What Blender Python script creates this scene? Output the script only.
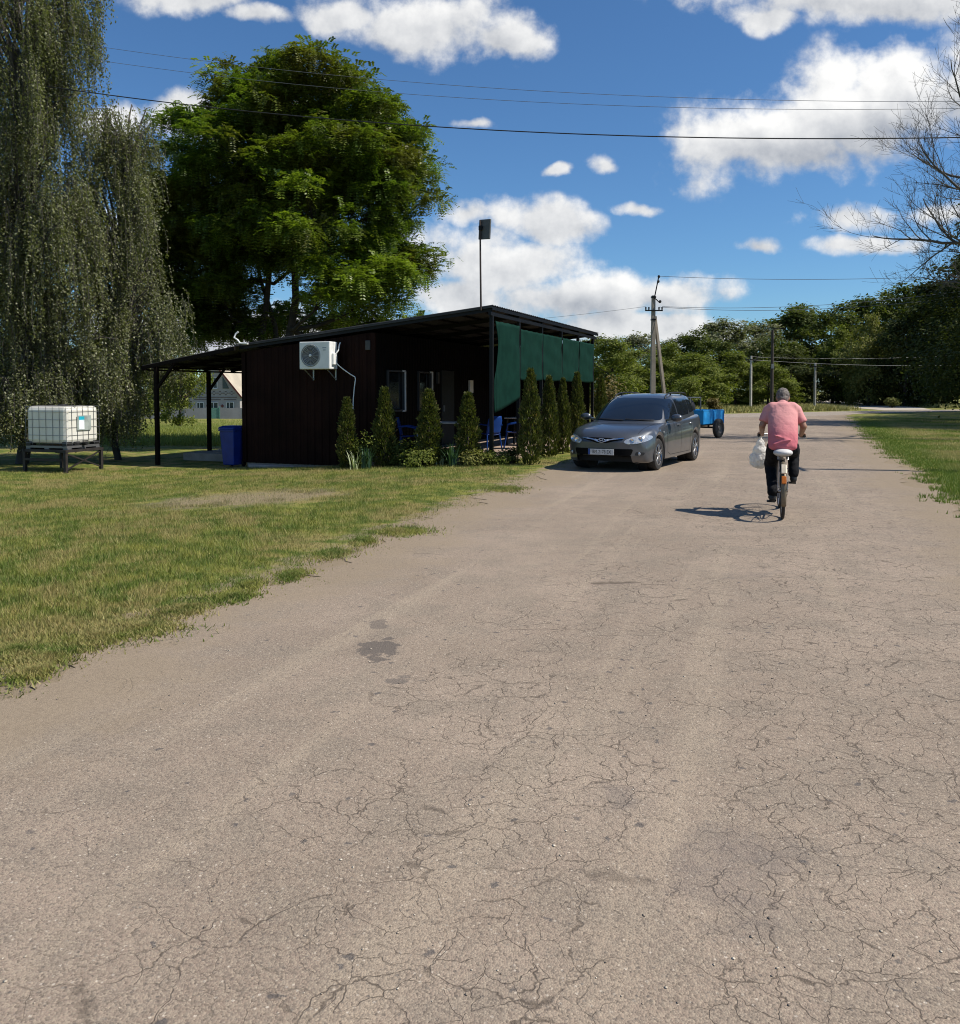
import bpy, bmesh, math, random
import numpy as np
from mathutils import Vector, Matrix
from mathutils.bvhtree import BVHTree

R = math.radians
for o in list(bpy.data.objects):
    bpy.data.objects.remove(o, do_unlink=True)
S = bpy.context.scene
COL = S.collection

# ------------------------------------------------------------------ camera
cam_d = bpy.data.cameras.new('camera')
cam = bpy.data.objects.new('camera', cam_d)
COL.objects.link(cam)
cam.location = (0, 0, 1.6)
cam.rotation_euler = (R(90 - 2.5), 0, 0)
cam_d.sensor_fit = 'HORIZONTAL'
cam_d.sensor_width = 36
cam_d.lens = 853 / 960 * 36
cam_d.shift_y = -(512 - 427.2) / 960
cam_d.clip_start = 0.05
cam_d.clip_end = 3000
S.camera = cam

# ------------------------------------------------------------------ light
SUN_EL = R(51)
sun_h = Vector((0.98, -0.19, 0)).normalized()
sun_v = Vector((sun_h.x * math.cos(SUN_EL), sun_h.y * math.cos(SUN_EL), math.sin(SUN_EL)))
sd = bpy.data.lights.new('sun', 'SUN')
sd.energy = 5.0
sd.angle = R(0.53)
sd.color = (1.0, 0.94, 0.84)
so = bpy.data.objects.new('sun', sd)
COL.objects.link(so)
so.location = (30, -10, 40)
so.rotation_euler = (-sun_v).to_track_quat('-Z', 'Y').to_euler()

S.view_settings.view_transform = 'Standard'
S.view_settings.look = 'None'
S.view_settings.exposure = 0.20
S.view_settings.gamma = 1.0
S.view_settings.use_curve_mapping = False
S.render.engine = 'CYCLES'
S.cycles.max_bounces = 5
S.cycles.diffuse_bounces = 2
S.cycles.glossy_bounces = 2
S.cycles.transmission_bounces = 4
S.cycles.transparent_max_bounces = 8
S.cycles.caustics_reflective = False
S.cycles.caustics_refractive = False
S.cycles.filter_width = 1.05
S.cycles.use_denoising = True
try:
    S.cycles.denoiser = 'OPENIMAGEDENOISE'
    S.cycles.denoising_input_passes = 'RGB_ALBEDO_NORMAL'
except Exception:
    pass

# ------------------------------------------------------------------ world
W = bpy.data.worlds.new('World')
S.world = W
W.use_nodes = True
wn, wl = W.node_tree.nodes, W.node_tree.links
wn.clear()
W.cycles.sampling_method = 'MANUAL'
W.cycles.sample_map_resolution = 256


def wmath(op, a, b=None, c=None, clamp=False):
    n = wn.new('ShaderNodeMath')
    n.operation = op
    n.use_clamp = clamp
    for i, v in enumerate((a, b, c)):
        if v is None:
            continue
        if isinstance(v, (int, float)):
            n.inputs[i].default_value = v
        else:
            wl.new(v, n.inputs[i])
    return n.outputs[0]


def wsmooth(v, lo, hi):
    n = wn.new('ShaderNodeMapRange')
    n.interpolation_type = 'SMOOTHSTEP'
    wl.new(v, n.inputs[0])
    n.inputs[1].default_value = lo
    n.inputs[2].default_value = hi
    return n.outputs[0]


wout = wn.new('ShaderNodeOutputWorld')
bg = wn.new('ShaderNodeBackground')
bg.inputs['Strength'].default_value = 0.10
wl.new(bg.outputs[0], wout.inputs[0])
sky = wn.new('ShaderNodeTexSky')
sky.sky_type = 'NISHITA'
sky.sun_disc = False
sky.sun_elevation = SUN_EL
sky.sun_rotation = math.atan2(sun_h.x, sun_h.y)
sky.air_density = 1.0
sky.dust_density = 0.0
sky.ozone_density = 3.0
tc = wn.new('ShaderNodeTexCoord')
sep = wn.new('ShaderNodeSeparateXYZ')
wl.new(tc.outputs['Generated'], sep.inputs[0])
gx, gy, gzz = sep.outputs
ysafe = wmath('MAXIMUM', gy, 0.08)
U = wmath('DIVIDE', gx, ysafe)
V = wmath('DIVIDE', gzz, ysafe)
comb = wn.new('ShaderNodeCombineXYZ')
wl.new(U, comb.inputs[0])
wl.new(V, comb.inputs[1])
# cumulus banks as directions (azimuth tangent, elevation tangent, half sizes, tilt)
CL = [  # centre px, centre py, half w, half h, tilt deg
    (815, 126, 150, 52, -14), (890, 95, 95, 56, -10), (735, 146, 72, 36, -8), (800, 158, 62, 28, 6), (850, 130, 80, 46, -8),
    (960, 105, 80, 42, 0), (850, 8, 165, 26, 4), (760, 20, 55, 16, 10), (1000, -20, 150, 40, 0),
    (430, 34, 108, 32, 8), (500, 50, 46, 18, 10), (350, 22, 50, 18, 0), (195, 4, 58, 20, 0), (262, 22, 40, 12, 5),
    (500, 268, 100, 42, 10), (545, 222, 62, 24, 8), (470, 215, 32, 13, 0), (640, 295, 96, 22, 0), (565, 300, 90, 28, 0),
    (640, 328, 120, 20, 0), (450, 302, 60, 20, 0), (845, 219, 50, 15, -4), (858, 247, 54, 12, -4),
    (752, 248, 30, 10, 4), (611, 164, 20, 12, 0), (475, 125, 26, 9, 0), (634, 207, 30, 8, 0), (555, 171, 18, 7, 0),
    (185, 122, 46, 20, 0), (120, 128, 30, 20, 0), (930, 305, 60, 14, 0), (160, 235, 70, 30, 0),
    (240, 330, 200, 24, 0), (950, 210, 45, 16, 0),
]
wx = wn.new('ShaderNodeTexNoise')   # warp of the outlines
wx.inputs['Scale'].default_value = 9.0
wx.inputs['Detail'].default_value = 4.0
wl.new(comb.outputs[0], wx.inputs['Vector'])
wsub = wn.new('ShaderNodeVectorMath'); wsub.operation = 'SUBTRACT'
wl.new(wx.outputs['Color'], wsub.inputs[0]); wsub.inputs[1].default_value = (0.5, 0.5, 0.5)
wscl = wn.new('ShaderNodeVectorMath'); wscl.operation = 'SCALE'
wl.new(wsub.outputs[0], wscl.inputs[0]); wscl.inputs['Scale'].default_value = 0.05
wadd = wn.new('ShaderNodeVectorMath'); wadd.operation = 'ADD'
wl.new(comb.outputs[0], wadd.inputs[0]); wl.new(wscl.outputs[0], wadd.inputs[1])
dens = None
ysum = None
for (px, py, hw, hh, tilt) in CL:
    m = wn.new('ShaderNodeMapping')
    m.vector_type = 'TEXTURE'
    m.inputs['Location'].default_value = ((px - 480) / 853, (390 - py) / 853, 0)
    m.inputs['Rotation'].default_value = (0, 0, R(-tilt))
    m.inputs['Scale'].default_value = (hw / 853, hh / 853, 1)
    wl.new(wadd.outputs[0], m.inputs['Vector'])
    ln = wn.new('ShaderNodeVectorMath'); ln.operation = 'LENGTH'
    wl.new(m.outputs[0], ln.inputs[0])
    w = wmath('MULTIPLY_ADD', ln.outputs['Value'], -0.66 if hh > 16 else -0.60, 1.023 if hh > 16 else 0.90, clamp=True)
    dens = w if dens is None else wmath('MAXIMUM', dens, w)
    if hh > 20:
        sy = wn.new('ShaderNodeSeparateXYZ')
        wl.new(m.outputs[0], sy.inputs[0])
        yw = wmath('MULTIPLY', wmath('MULTIPLY', sy.outputs[1], w), w)
        ysum = yw if ysum is None else wmath('ADD', ysum, yw)
ns = wn.new('ShaderNodeTexNoise')
ns.inputs['Scale'].default_value = 14.0
ns.inputs['Detail'].default_value = 10.0
ns.inputs['Roughness'].default_value = 0.58
wl.new(comb.outputs[0], ns.inputs['Vector'])
nsh = wn.new('ShaderNodeTexNoise')
nsh.inputs['Scale'].default_value = 14.0
nsh.inputs['Detail'].default_value = 8.0
nsh.inputs['Roughness'].default_value = 0.56
off = wn.new('ShaderNodeVectorMath'); off.operation = 'ADD'
wl.new(comb.outputs[0], off.inputs[0]); off.inputs[1].default_value = (0.012, 0.014, 0)
wl.new(off.outputs[0], nsh.inputs['Vector'])
nz = wmath('MULTIPLY', wmath('SUBTRACT', ns.outputs['Fac'], 0.5), 1.55)
dd = wmath('ADD', dens, nz)
front = wsmooth(gy, 0.10, 0.22)
alpha_f = wmath('MULTIPLY', wsmooth(dd, 0.24, 0.70), wsmooth(dens, 0.02, 0.30))
# a generic broken cloud cover for the part of the sky behind the viewer
nb = wn.new('ShaderNodeTexNoise')
nb.inputs['Scale'].default_value = 3.2
nb.inputs['Detail'].default_value = 7.0
wl.new(tc.outputs['Generated'], nb.inputs['Vector'])
alpha_b = wmath('MULTIPLY', wsmooth(nb.outputs['Fac'], 0.55, 0.7), wmath('SUBTRACT', 1.0, front))
up = wsmooth(gzz, 0.0, 0.03)
alpha = wmath('MULTIPLY', wmath('MAXIMUM', wmath('MULTIPLY', alpha_f, front), alpha_b), up, clamp=True)
relief = wmath('SUBTRACT', ns.outputs['Fac'], nsh.outputs['Fac'])
lightv = wmath('ADD', wmath('MULTIPLY', relief, 0.85), wmath('MULTIPLY', ysum, 0.50))
lightv = wmath('ADD', lightv, 0.62)
# thin edges are bright, thick lower bodies are grey
lightv = wmath('SUBTRACT', lightv, wmath('MULTIPLY', wsmooth(dd, 0.8, 1.9), 0.16))
cr = wn.new('ShaderNodeValToRGB')
cr.color_ramp.elements[0].position = 0.2
cr.color_ramp.elements[0].color = (2.9, 3.2, 3.75, 1)
cr.color_ramp.elements[1].position = 0.85
cr.color_ramp.elements[1].color = (9.0, 8.95, 8.8, 1)
wl.new(lightv, cr.inputs[0])
mixc = wn.new('ShaderNodeMix'); mixc.data_type = 'RGBA'
wl.new(wmath('MULTIPLY', alpha, 0.97), mixc.inputs['Factor'])
tint = wn.new('ShaderNodeMix'); tint.data_type = 'RGBA'; tint.blend_type = 'MULTIPLY'
tint.inputs['Factor'].default_value = 1.0
wl.new(sky.outputs[0], tint.inputs['A'])
tint.inputs['B'].default_value = (0.53, 0.78, 0.99, 1)
wl.new(tint.outputs['Result'], mixc.inputs['A'])
wl.new(cr.outputs[0], mixc.inputs['B'])
wl.new(mixc.outputs['Result'], bg.inputs['Color'])

# ------------------------------------------------------------------ helpers
def link(o, parent=None):
    COL.objects.link(o)
    if parent is not None:
        o.parent = parent
    return o


def thing(name, label, cat, loc=(0, 0, 0), rotz=0.0, group=None):
    o = bpy.data.objects.new(name, None)
    o.empty_display_size = 0.2
    COL.objects.link(o)
    o.location = loc
    o.rotation_euler = (0, 0, rotz)
    tag(o, label, cat, group)
    return o


def tag(o, label, cat, group=None, kind=None):
    if label:
        o['label'] = label
    if cat:
        o['category'] = cat
    if group:
        o['group'] = group
    if kind:
        o['kind'] = kind
    return o


def dup(root, loc, rotz, label=None, scale=None, cat=None, group=None):
    r = root.copy()
    COL.objects.link(r)
    r.location = loc
    r.rotation_euler = (0, 0, rotz)
    if scale is not None:
        r.scale = scale if hasattr(scale, '__len__') else (scale,) * 3
    if label:
        r['label'] = label
    if cat:
        r['category'] = cat
    if group:
        r['group'] = group
    for ch in list(root.children):
        c = ch.copy(); COL.objects.link(c); c.parent = r
        for g in ch.children:
            d = g.copy(); COL.objects.link(d); d.parent = c
    return r


def np_mesh(name, verts, faces, mat=None, parent=None, smooth=False):
    verts = np.ascontiguousarray(verts, dtype=np.float32).reshape(-1, 3)
    faces = np.ascontiguousarray(faces, dtype=np.int32)
    k = faces.shape[1]
    me = bpy.data.meshes.new(name)
    me.vertices.add(len(verts)); me.vertices.foreach_set('co', verts.ravel())
    me.loops.add(faces.size); me.loops.foreach_set('vertex_index', faces.ravel())
    me.polygons.add(len(faces))
    me.polygons.foreach_set('loop_start', np.arange(0, faces.size, k, dtype=np.int32))
    try:
        me.polygons.foreach_set('loop_total', np.full(len(faces), k, dtype=np.int32))
    except Exception:
        pass
    if smooth:
        me.polygons.foreach_set('use_smooth', np.ones(len(faces), dtype=bool))
    me.update(calc_edges=True)
    if mat:
        me.materials.append(mat)
    o = bpy.data.objects.new(name, me)
    return link(o, parent)


class MB:
    """collects shapes, builds them as ONE mesh object"""
    def __init__(self):
        self.v = []; self.f = []

    def add(self, vs, fs):
        b = len(self.v)
        self.v += [tuple(v) for v in vs]
        self.f += [tuple(b + i for i in f) for f in fs]
        return self

    def box(self, c, s, M=None):
        x, y, z = s[0] / 2, s[1] / 2, s[2] / 2
        vs = [Vector((sx * x, sy * y, sz * z)) for sz in (-1, 1) for sy in (-1, 1) for sx in (-1, 1)]
        if M is not None:
            vs = [M @ v for v in vs]
        c = Vector(c)
        vs = [v + c for v in vs]
        return self.add(vs, [(0, 2, 3, 1), (4, 5, 7, 6), (0, 1, 5, 4), (2, 6, 7, 3), (0, 4, 6, 2), (1, 3, 7, 5)])

    def bar(self, p0, p1, w, h=None):
        """square bar between two points"""
        h = h or w
        p0, p1 = Vector(p0), Vector(p1)
        d = p1 - p0
        q = d.to_track_quat('Y', 'Z').to_matrix()
        return self.box((p0 + p1) / 2, (w, d.length, h), q)

    def tube(self, pts, radii, n=8, cap=True):
        pts = [Vector(p) for p in pts]
        if not hasattr(radii, '__len__'):
            radii = [radii] * len(pts)
        vs = []; fs = []
        u = None
        for i, p in enumerate(pts):
            t = (pts[min(i + 1, len(pts) - 1)] - pts[max(i - 1, 0)])
            if t.length < 1e-9:
                t = Vector((0, 0, 1))
            t.normalize()
            if u is None:
                u = t.orthogonal().normalized()
            else:
                u = (u - t * u.dot(t))
                if u.length < 1e-6:
                    u = t.orthogonal()
                u.normalize()
            w = t.cross(u)
            for k in range(n):
                a = 2 * math.pi * k / n
                vs.append(p + (u * math.cos(a) + w * math.sin(a)) * radii[i])
        for i in range(len(pts) - 1):
            for k in range(n):
                fs.append((i * n + k, i * n + (k + 1) % n, (i + 1) * n + (k + 1) % n, (i + 1) * n + k))
        if cap:
            fs.append(tuple(range(n - 1, -1, -1)))
            fs.append(tuple((len(pts) - 1) * n + k for k in range(n)))
        return self.add(vs, fs)

    def cyl(self, p0, p1, r0, r1=None, n=16):
        return self.tube([p0, p1], [r0, r0 if r1 is None else r1], n)

    def lathe(self, prof, n=32, M=None):
        """profile of (r, z) revolved round z"""
        vs = []; fs = []
        for (r, z) in prof:
            for k in range(n):
                a = 2 * math.pi * k / n
                vs.append(Vector((r * math.cos(a), r * math.sin(a), z)))
        for i in range(len(prof) - 1):
            for k in range(n):
                fs.append((i * n + k, i * n + (k + 1) % n, (i + 1) * n + (k + 1) % n, (i + 1) * n + k))
        if M is not None:
            vs = [M @ v for v in vs]
        return self.add(vs, fs)

    def ellipsoid(self, c, r, n=16, m=10, M=None):
        vs = []; fs = []
        c = Vector(c)
        for i in range(m + 1):
            ph = math.pi * i / m
            for k in range(n):
                a = 2 * math.pi * k / n
                v = Vector((r[0] * math.sin(ph) * math.cos(a), r[1] * math.sin(ph) * math.sin(a), r[2] * math.cos(ph)))
                vs.append((M @ v if M is not None else v) + c)
        for i in range(m):
            for k in range(n):
                fs.append((i * n + k, (i + 1) * n + k, (i + 1) * n + (k + 1) % n, i * n + (k + 1) % n))
        return self.add(vs, fs)

    def capsule(self, p0, p1, r0, r1, n=14):
        p0, p1 = Vector(p0), Vector(p1)
        self.tube([p0, p1], [r0, r1], n)
        self.ellipsoid(p0, (r0,) * 3, 12, 8)
        self.ellipsoid(p1, (r1,) * 3, 12, 8)
        return self

    def prism(self, poly, h, M=None):
        """poly in xy extruded 0..h in z, then M"""
        n = len(poly)
        vs = [Vector((x, y, 0)) for x, y in poly] + [Vector((x, y, h)) for x, y in poly]
        if M is not None:
            vs = [M @ v for v in vs]
        fs = [tuple(range(n - 1, -1, -1)), tuple(range(n, 2 * n))]
        fs += [(i, (i + 1) % n, n + (i + 1) % n, n + i) for i in range(n)]
        return self.add(vs, fs)

    def grid(self, rows):
        m = len(rows[0])
        vs = [p for r in rows for p in r]
        fs = [(i * m + k, i * m + k + 1, (i + 1) * m + k + 1, (i + 1) * m + k) for i in range(len(rows) - 1) for k in range(m - 1)]
        return self.add(vs, fs)

    def mesh(self, name):
        me = bpy.data.meshes.new(name)
        me.from_pydata([tuple(v) for v in self.v], [], self.f)
        me.update()
        return me

    def build(self, name, mat=None, parent=None, smooth=None, bevel=0.0, solid=0.0, fix=True, weld=False):
        me = self.mesh(name)
        if fix or weld:
            bm = bmesh.new(); bm.from_mesh(me)
            if weld:
                bmesh.ops.remove_doubles(bm, verts=bm.verts, dist=1e-5)
            if fix:
                bmesh.ops.recalc_face_normals(bm, faces=bm.faces)
            bm.to_mesh(me); bm.free()
        if mat:
            me.materials.append(mat)
        if smooth is not None:
            shade(me, smooth)
        o = bpy.data.objects.new(name, me)
        link(o, parent)
        if solid:
            m = o.modifiers.new('solid', 'SOLIDIFY'); m.thickness = solid; m.offset = 0
        if bevel:
            m = o.modifiers.new('bevel', 'BEVEL'); m.width = bevel; m.segments = 2; m.limit_method = 'ANGLE'; m.angle_limit = R(40)
        return o


def shade(me, ang):
    me.polygons.foreach_set('use_smooth', np.ones(len(me.polygons), dtype=bool))
    try:
        me.set_sharp_from_angle(angle=R(ang))
    except Exception:
        pass


def fuse(name, mb, voxel, it, mat, parent, sub=0):
    """voxel-remesh overlapping closed shapes into one continuous skin"""
    t = bpy.data.objects.new('temporary', mb.mesh('temporary'))
    COL.objects.link(t)
    m = t.modifiers.new('r', 'REMESH'); m.mode = 'VOXEL'; m.voxel_size = voxel; m.use_smooth_shade = True
    s = t.modifiers.new('s', 'SMOOTH'); s.factor = 0.5; s.iterations = it
    dg = bpy.context.evaluated_depsgraph_get()
    me = bpy.data.meshes.new_from_object(t.evaluated_get(dg))
    me.name = name
    bpy.data.objects.remove(t, do_unlink=True)
    me.materials.clear(); me.materials.append(mat)
    me.polygons.foreach_set('use_smooth', np.ones(len(me.polygons), dtype=bool))
    return link(bpy.data.objects.new(name, me), parent)


def text_mesh(name, body, size, mat, parent, M, extrude=0.001, align='CENTER'):
    cu = bpy.data.curves.new(name, 'FONT')
    cu.body = body; cu.size = size; cu.extrude = extrude; cu.align_x = align; cu.align_y = 'CENTER'
    t = bpy.data.objects.new('temporary', cu); COL.objects.link(t)
    dg = bpy.context.evaluated_depsgraph_get()
    me = bpy.data.meshes.new_from_object(t.evaluated_get(dg))
    bpy.data.objects.remove(t, do_unlink=True)
    me.transform(M); me.materials.clear(); me.materials.append(mat)
    return link(bpy.data.objects.new(name, me), parent)


# ------------------------------------------------------------------ materials
class NT:
    def __init__(self, name):
        self.m = bpy.data.materials.new(name)
        self.m.use_nodes = True
        self.n = self.m.node_tree.nodes; self.l = self.m.node_tree.links
        self.n.clear()
        self.out = self.n.new('ShaderNodeOutputMaterial')

    def node(self, t, **kw):
        n = self.n.new('ShaderNode' + t)
        for k, v in kw.items():
            setattr(n, k, v)
        return n

    def set(self, inp, v):
        if hasattr(v, 'is_output'):
            self.l.new(v, inp)
        else:
            if hasattr(v, '__len__') and len(v) == 3 and inp.type == 'RGBA':
                v = (*v, 1)
            inp.default_value = v

    def math(self, op, a, b=0.0, clamp=False):
        n = self.node('Math', operation=op, use_clamp=clamp)
        self.set(n.inputs[0], a); self.set(n.inputs[1], b)
        return n.outputs[0]

    def smooth(self, v, lo, hi, a=0.0, b=1.0):
        n = self.node('MapRange', interpolation_type='SMOOTHSTEP')
        self.set(n.inputs[0], v)
        n.inputs[1].default_value = lo; n.inputs[2].default_value = hi
        n.inputs[3].default_value = a; n.inputs[4].default_value = b
        return n.outputs[0]

    def mix(self, f, a, b, blend='MIX'):
        n = self.node('Mix', data_type='RGBA', blend_type=blend)
        self.set(n.inputs['Factor'], f); self.set(n.inputs['A'], a); self.set(n.inputs['B'], b)
        return n.outputs['Result']

    def noise(self, scale, detail=4, rough=0.55, vec=None, dist=0.0):
        n = self.node('TexNoise')
        n.inputs['Scale'].default_value = scale; n.inputs['Detail'].default_value = detail
        n.inputs['Roughness'].default_value = rough; n.inputs['Distortion'].default_value = dist
        if vec is not None:
            self.l.new(vec, n.inputs['Vector'])
        return n

    def voro(self, scale, vec=None, feature='F1', rnd=1.0):
        n = self.node('TexVoronoi', feature=feature)
        n.inputs['Scale'].default_value = scale
        n.inputs['Randomness'].default_value = rnd
        if vec is not None:
            self.l.new(vec, n.inputs['Vector'])
        return n

    def pos(self):
        return self.node('NewGeometry').outputs['Position']

    def obj(self):
        return self.node('TexCoord').outputs['Object']

    def princ(self, **kw):
        p = self.node('BsdfPrincipled')
        for k, v in kw.items():
            self.set(p.inputs[k.replace('_', ' ')], v)
        return p

    def bump(self, h, strength=0.3, dist=0.01):
        b = self.node('Bump')
        b.inputs['Strength'].default_value = strength
        b.inputs['Distance'].default_value = dist
        self.l.new(h, b.inputs['Height'])
        return b.outputs[0]

    def done(self, shader):
        self.l.new(shader, self.out.inputs['Surface'])
        return self.m


def pmat(name, col, rough=0.6, metal=0.0, var=0.18, scale=6.0, bump=0.0, bscale=60.0, coat=0.0, dirt=0.0, spec=0.4):
    t = NT(name)
    vec = t.obj()
    nz = t.noise(scale, 5, 0.6, vec)
    f = t.smooth(nz.outputs['Fac'], 0.3, 0.7)
    c = t.mix(f, tuple(x * (1 - var) for x in col), tuple(min(1, x * (1 + var)) for x in col))
    if dirt:
        d = t.noise(scale * 2.3, 6, 0.65, vec)
        c = t.mix(t.math('MULTIPLY', t.smooth(d.outputs['Fac'], 0.5, 0.75), dirt), c, (0.16, 0.13, 0.10))
    p = t.princ(Base_Color=c, Metallic=metal, Roughness=rough)
    p.inputs['Specular IOR Level'].default_value = spec
    r = t.math('ADD', t.math('MULTIPLY', nz.outputs['Fac'], 0.16), rough - 0.08, True)
    t.l.new(r, p.inputs['Roughness'])
    if coat:
        p.inputs['Coat Weight'].default_value = coat
        p.inputs['Coat Roughness'].default_value = 0.05
    if bump:
        b = t.noise(bscale, 5, 0.6, vec)
        t.l.new(t.bump(b.outputs['Fac'], bump, 0.01), p.inputs['Normal'])
    return t.done(p.outputs[0])


def leafmat(name, cols, trans=0.3, rough=0.45, spec=0.4, posvar=0.0, pscale=0.5, tcol=None):
    """leaves: every leaf its own tint; part of the light shines through"""
    t = NT(name)
    rnd = t.node('NewGeometry').outputs['Random Per Island']
    r = t.node('ValToRGB')
    els = r.color_ramp.elements
    while len(els) < len(cols):
        els.new(0.5)
    for i, (p, c) in enumerate(cols):
        els[i].position = p; els[i].color = (*c, 1)
    t.l.new(rnd, r.inputs[0])
    c = r.outputs[0]
    if posvar:
        n = t.noise(pscale, 3, 0.5, t.obj())
        c = t.mix(t.smooth(n.outputs['Fac'], 0.42, 0.66, 0, posvar), c, tcol)
    p = t.princ(Base_Color=c, Roughness=rough)
    p.inputs['Specular IOR Level'].default_value = spec
    tr = t.node('BsdfTranslucent')
    g = t.mix(1.0, c, (1.15, 1.3, 0.5), 'MULTIPLY')
    t.l.new(g, tr.inputs['Color'])
    mx = t.node('MixShader')
    mx.inputs[0].default_value = trans
    t.l.new(p.outputs[0], mx.inputs[1]); t.l.new(tr.outputs[0], mx.inputs[2])
    return t.done(mx.outputs[0])


# ------------------------------------------------------------------ the lie of the land
def interp(tab, y):
    ys = [a for a, _ in tab]; xs = [b for _, b in tab]
    return np.interp(y, ys, xs)


EL = [(-6, -6.2), (0, -4.15), (2, -3.45), (4.55, -2.56), (5.69, -2.2), (7.38, -1.56), (10.5, -.62), (13.6, .36), (16.6, 1.4), (18.2, 1.94), (26.4, 5.1), (34, 8.2), (44, 11.6), (58, 14.2)]
ER = [(-6, .3), (0, 2.4), (5, 4.1), (10.9, 6.15), (15.5, 7.9), (21, 9.9), (28, 12.6), (36, 15.8), (50.5, 21.7), (58, 25)]


def sstep(a, b, x):
    t = np.clip((x - a) / (b - a), 0, 1)
    return t * t * (3 - 2 * t)


def gz(x, y):
    x = np.asarray(x, dtype=float); y = np.asarray(y, dtype=float)
    d = interp(EL, y) - x
    z = -0.30 * sstep(0.8, 10.0, d)
    z = z - 2.1 * sstep(26, 105, y) * sstep(2, -14, x + 0 * y)
    return z


def gzf(x, y):
    return float(gz(x, y))


def at(px, depth):
    """world x of an image column at a depth (used while measuring the photo)"""
    return (px - 480) / 853 * depth


def vnoise(seed):
    """cheap smooth 2-D value noise"""
    rg = np.random.default_rng(seed)
    T = rg.random((256, 256))

    def f(x, y):
        xi = np.floor(x).astype(int); yi = np.floor(y).astype(int)
        fx = x - xi; fy = y - yi
        fx = fx * fx * (3 - 2 * fx); fy = fy * fy * (3 - 2 * fy)
        a = T[xi % 256, yi % 256]; b = T[(xi + 1) % 256, yi % 256]
        c = T[xi % 256, (yi + 1) % 256]; d = T[(xi + 1) % 256, (yi + 1) % 256]
        return (a * (1 - fx) + b * fx) * (1 - fy) + (c * (1 - fx) + d * fx) * fy
    return f


VN = vnoise(5); VN2 = vnoise(9)
# ================================================================== ground, road
def lawn_colour(t, vec, dark=1.0):
    n1 = t.noise(0.62, 5, 0.65, vec)
    n2 = t.noise(2.6, 4, 0.6, vec)
    n3 = t.noise(22.0, 3, 0.6, vec)
    g = t.mix(t.smooth(n2.outputs['Fac'], 0.40, 0.60), (0.120, 0.170, 0.026), (0.335, 0.325, 0.072))
    dry = t.math('ADD', t.math('MULTIPLY', n1.outputs['Fac'], 0.65), t.math('MULTIPLY', n2.outputs['Fac'], 0.45))
    g = t.mix(t.smooth(dry, 0.53, 0.63, 0, 0.85), g, (0.40, 0.31, 0.13))
    # a worn bare spot on the lawn
    mp = t.node('Mapping', vector_type='TEXTURE')
    mp.inputs['Location'].default_value = (-3.6, 13.1, 0)
    mp.inputs['Rotation'].default_value = (0, 0, R(15))
    mp.inputs['Scale'].default_value = (1.8, 1.25, 4)
    t.l.new(vec, mp.inputs['Vector'])
    ln = t.node('VectorMath', operation='LENGTH'); t.l.new(mp.outputs[0], ln.inputs[0])
    ln = ln.outputs['Value']
    bare = t.smooth(t.math('ADD', ln, t.math('MULTIPLY', n2.outputs['Fac'], 1.5)), 1.75, 1.2)
    g = t.mix(t.math('MULTIPLY', bare, 0.9), g, (0.40, 0.30, 0.20))
    g = t.mix(t.smooth(n3.outputs['Fac'], 0.4, 0.62, 0.0, 0.35), g, (0.085, 0.10, 0.03))
    return g, n3


t = NT('lawn')
vec = t.pos()
c, n3 = lawn_colour(t, vec)
nf = t.noise(140, 4, 0.7, vec)
vg = t.node('Attribute', attribute_name='verge', attribute_type='GEOMETRY').outputs['Fac']
ne = t.noise(3.2, 5, 0.65, vec)
vn_ = t.math('ADD', vg, t.math('MULTIPLY', t.math('SUBTRACT', ne.outputs['Fac'], 0.5), 1.6))
c = t.mix(t.smooth(nf.outputs['Fac'], 0.4, 0.6, 0, 0.5), c, (0.07, 0.075, 0.02))
c = t.mix(t.smooth(vn_, 0.55, 0.15), c, t.mix(t.smooth(nf.outputs['Fac'], 0.4, 0.6), (0.33, 0.26, 0.175), (0.25, 0.195, 0.13)))
p = t.princ(Base_Color=c, Roughness=0.9)
p.inputs['Specular IOR Level'].default_value = 0.15
t.l.new(t.bump(t.math('ADD', nf.outputs['Fac'], n3.outputs['Fac']), 0.6, 0.03), p.inputs['Normal'])
M_LAWN = t.done(p.outputs[0])

t = NT('grass blades')
vec = t.pos()
c, n3 = lawn_colour(t, vec)
rnd = t.node('NewGeometry').outputs['Random Per Island']
c = t.mix(t.smooth(rnd, 0.0, 1.0, 0.0, 0.55), c, (0.145, 0.210, 0.034))
c = t.mix(t.smooth(rnd, 0.84, 0.9, 0.0, 0.7), c, (0.46, 0.38, 0.17))
p = t.princ(Base_Color=c, Roughness=0.55)
p.inputs['Specular IOR Level'].default_value = 0.25
tr = t.node('BsdfTranslucent'); t.l.new(c, tr.inputs['Color'])
mx = t.node('MixShader'); mx.inputs[0].default_value = 0.3
t.l.new(p.outputs[0], mx.inputs[1]); t.l.new(tr.outputs[0], mx.inputs[2])
M_GRASS = t.done(mx.outputs[0])
t = NT('verge grass blades')
vec = t.pos()
rnd = t.node('NewGeometry').outputs['Random Per Island']
n1 = t.noise(0.35, 4, 0.6, vec)
vx = t.node('SeparateXYZ'); t.l.new(vec, vx.inputs[0])
far = t.math('SUBTRACT', vx.outputs[0], t.math('MULTIPLY', vx.outputs[1], 0.40))
c = t.mix(rnd, (0.095, 0.165, 0.022), (0.175, 0.235, 0.036))
dryf = t.math('MULTIPLY', t.smooth(n1.outputs['Fac'], 0.42, 0.56), t.smooth(far, 2.2, 3.6))
c = t.mix(t.math('MULTIPLY', dryf, 0.8), c, (0.46, 0.37, 0.16))
p = t.princ(Base_Color=c, Roughness=0.6)
p.inputs['Specular IOR Level'].default_value = 0.2
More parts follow.
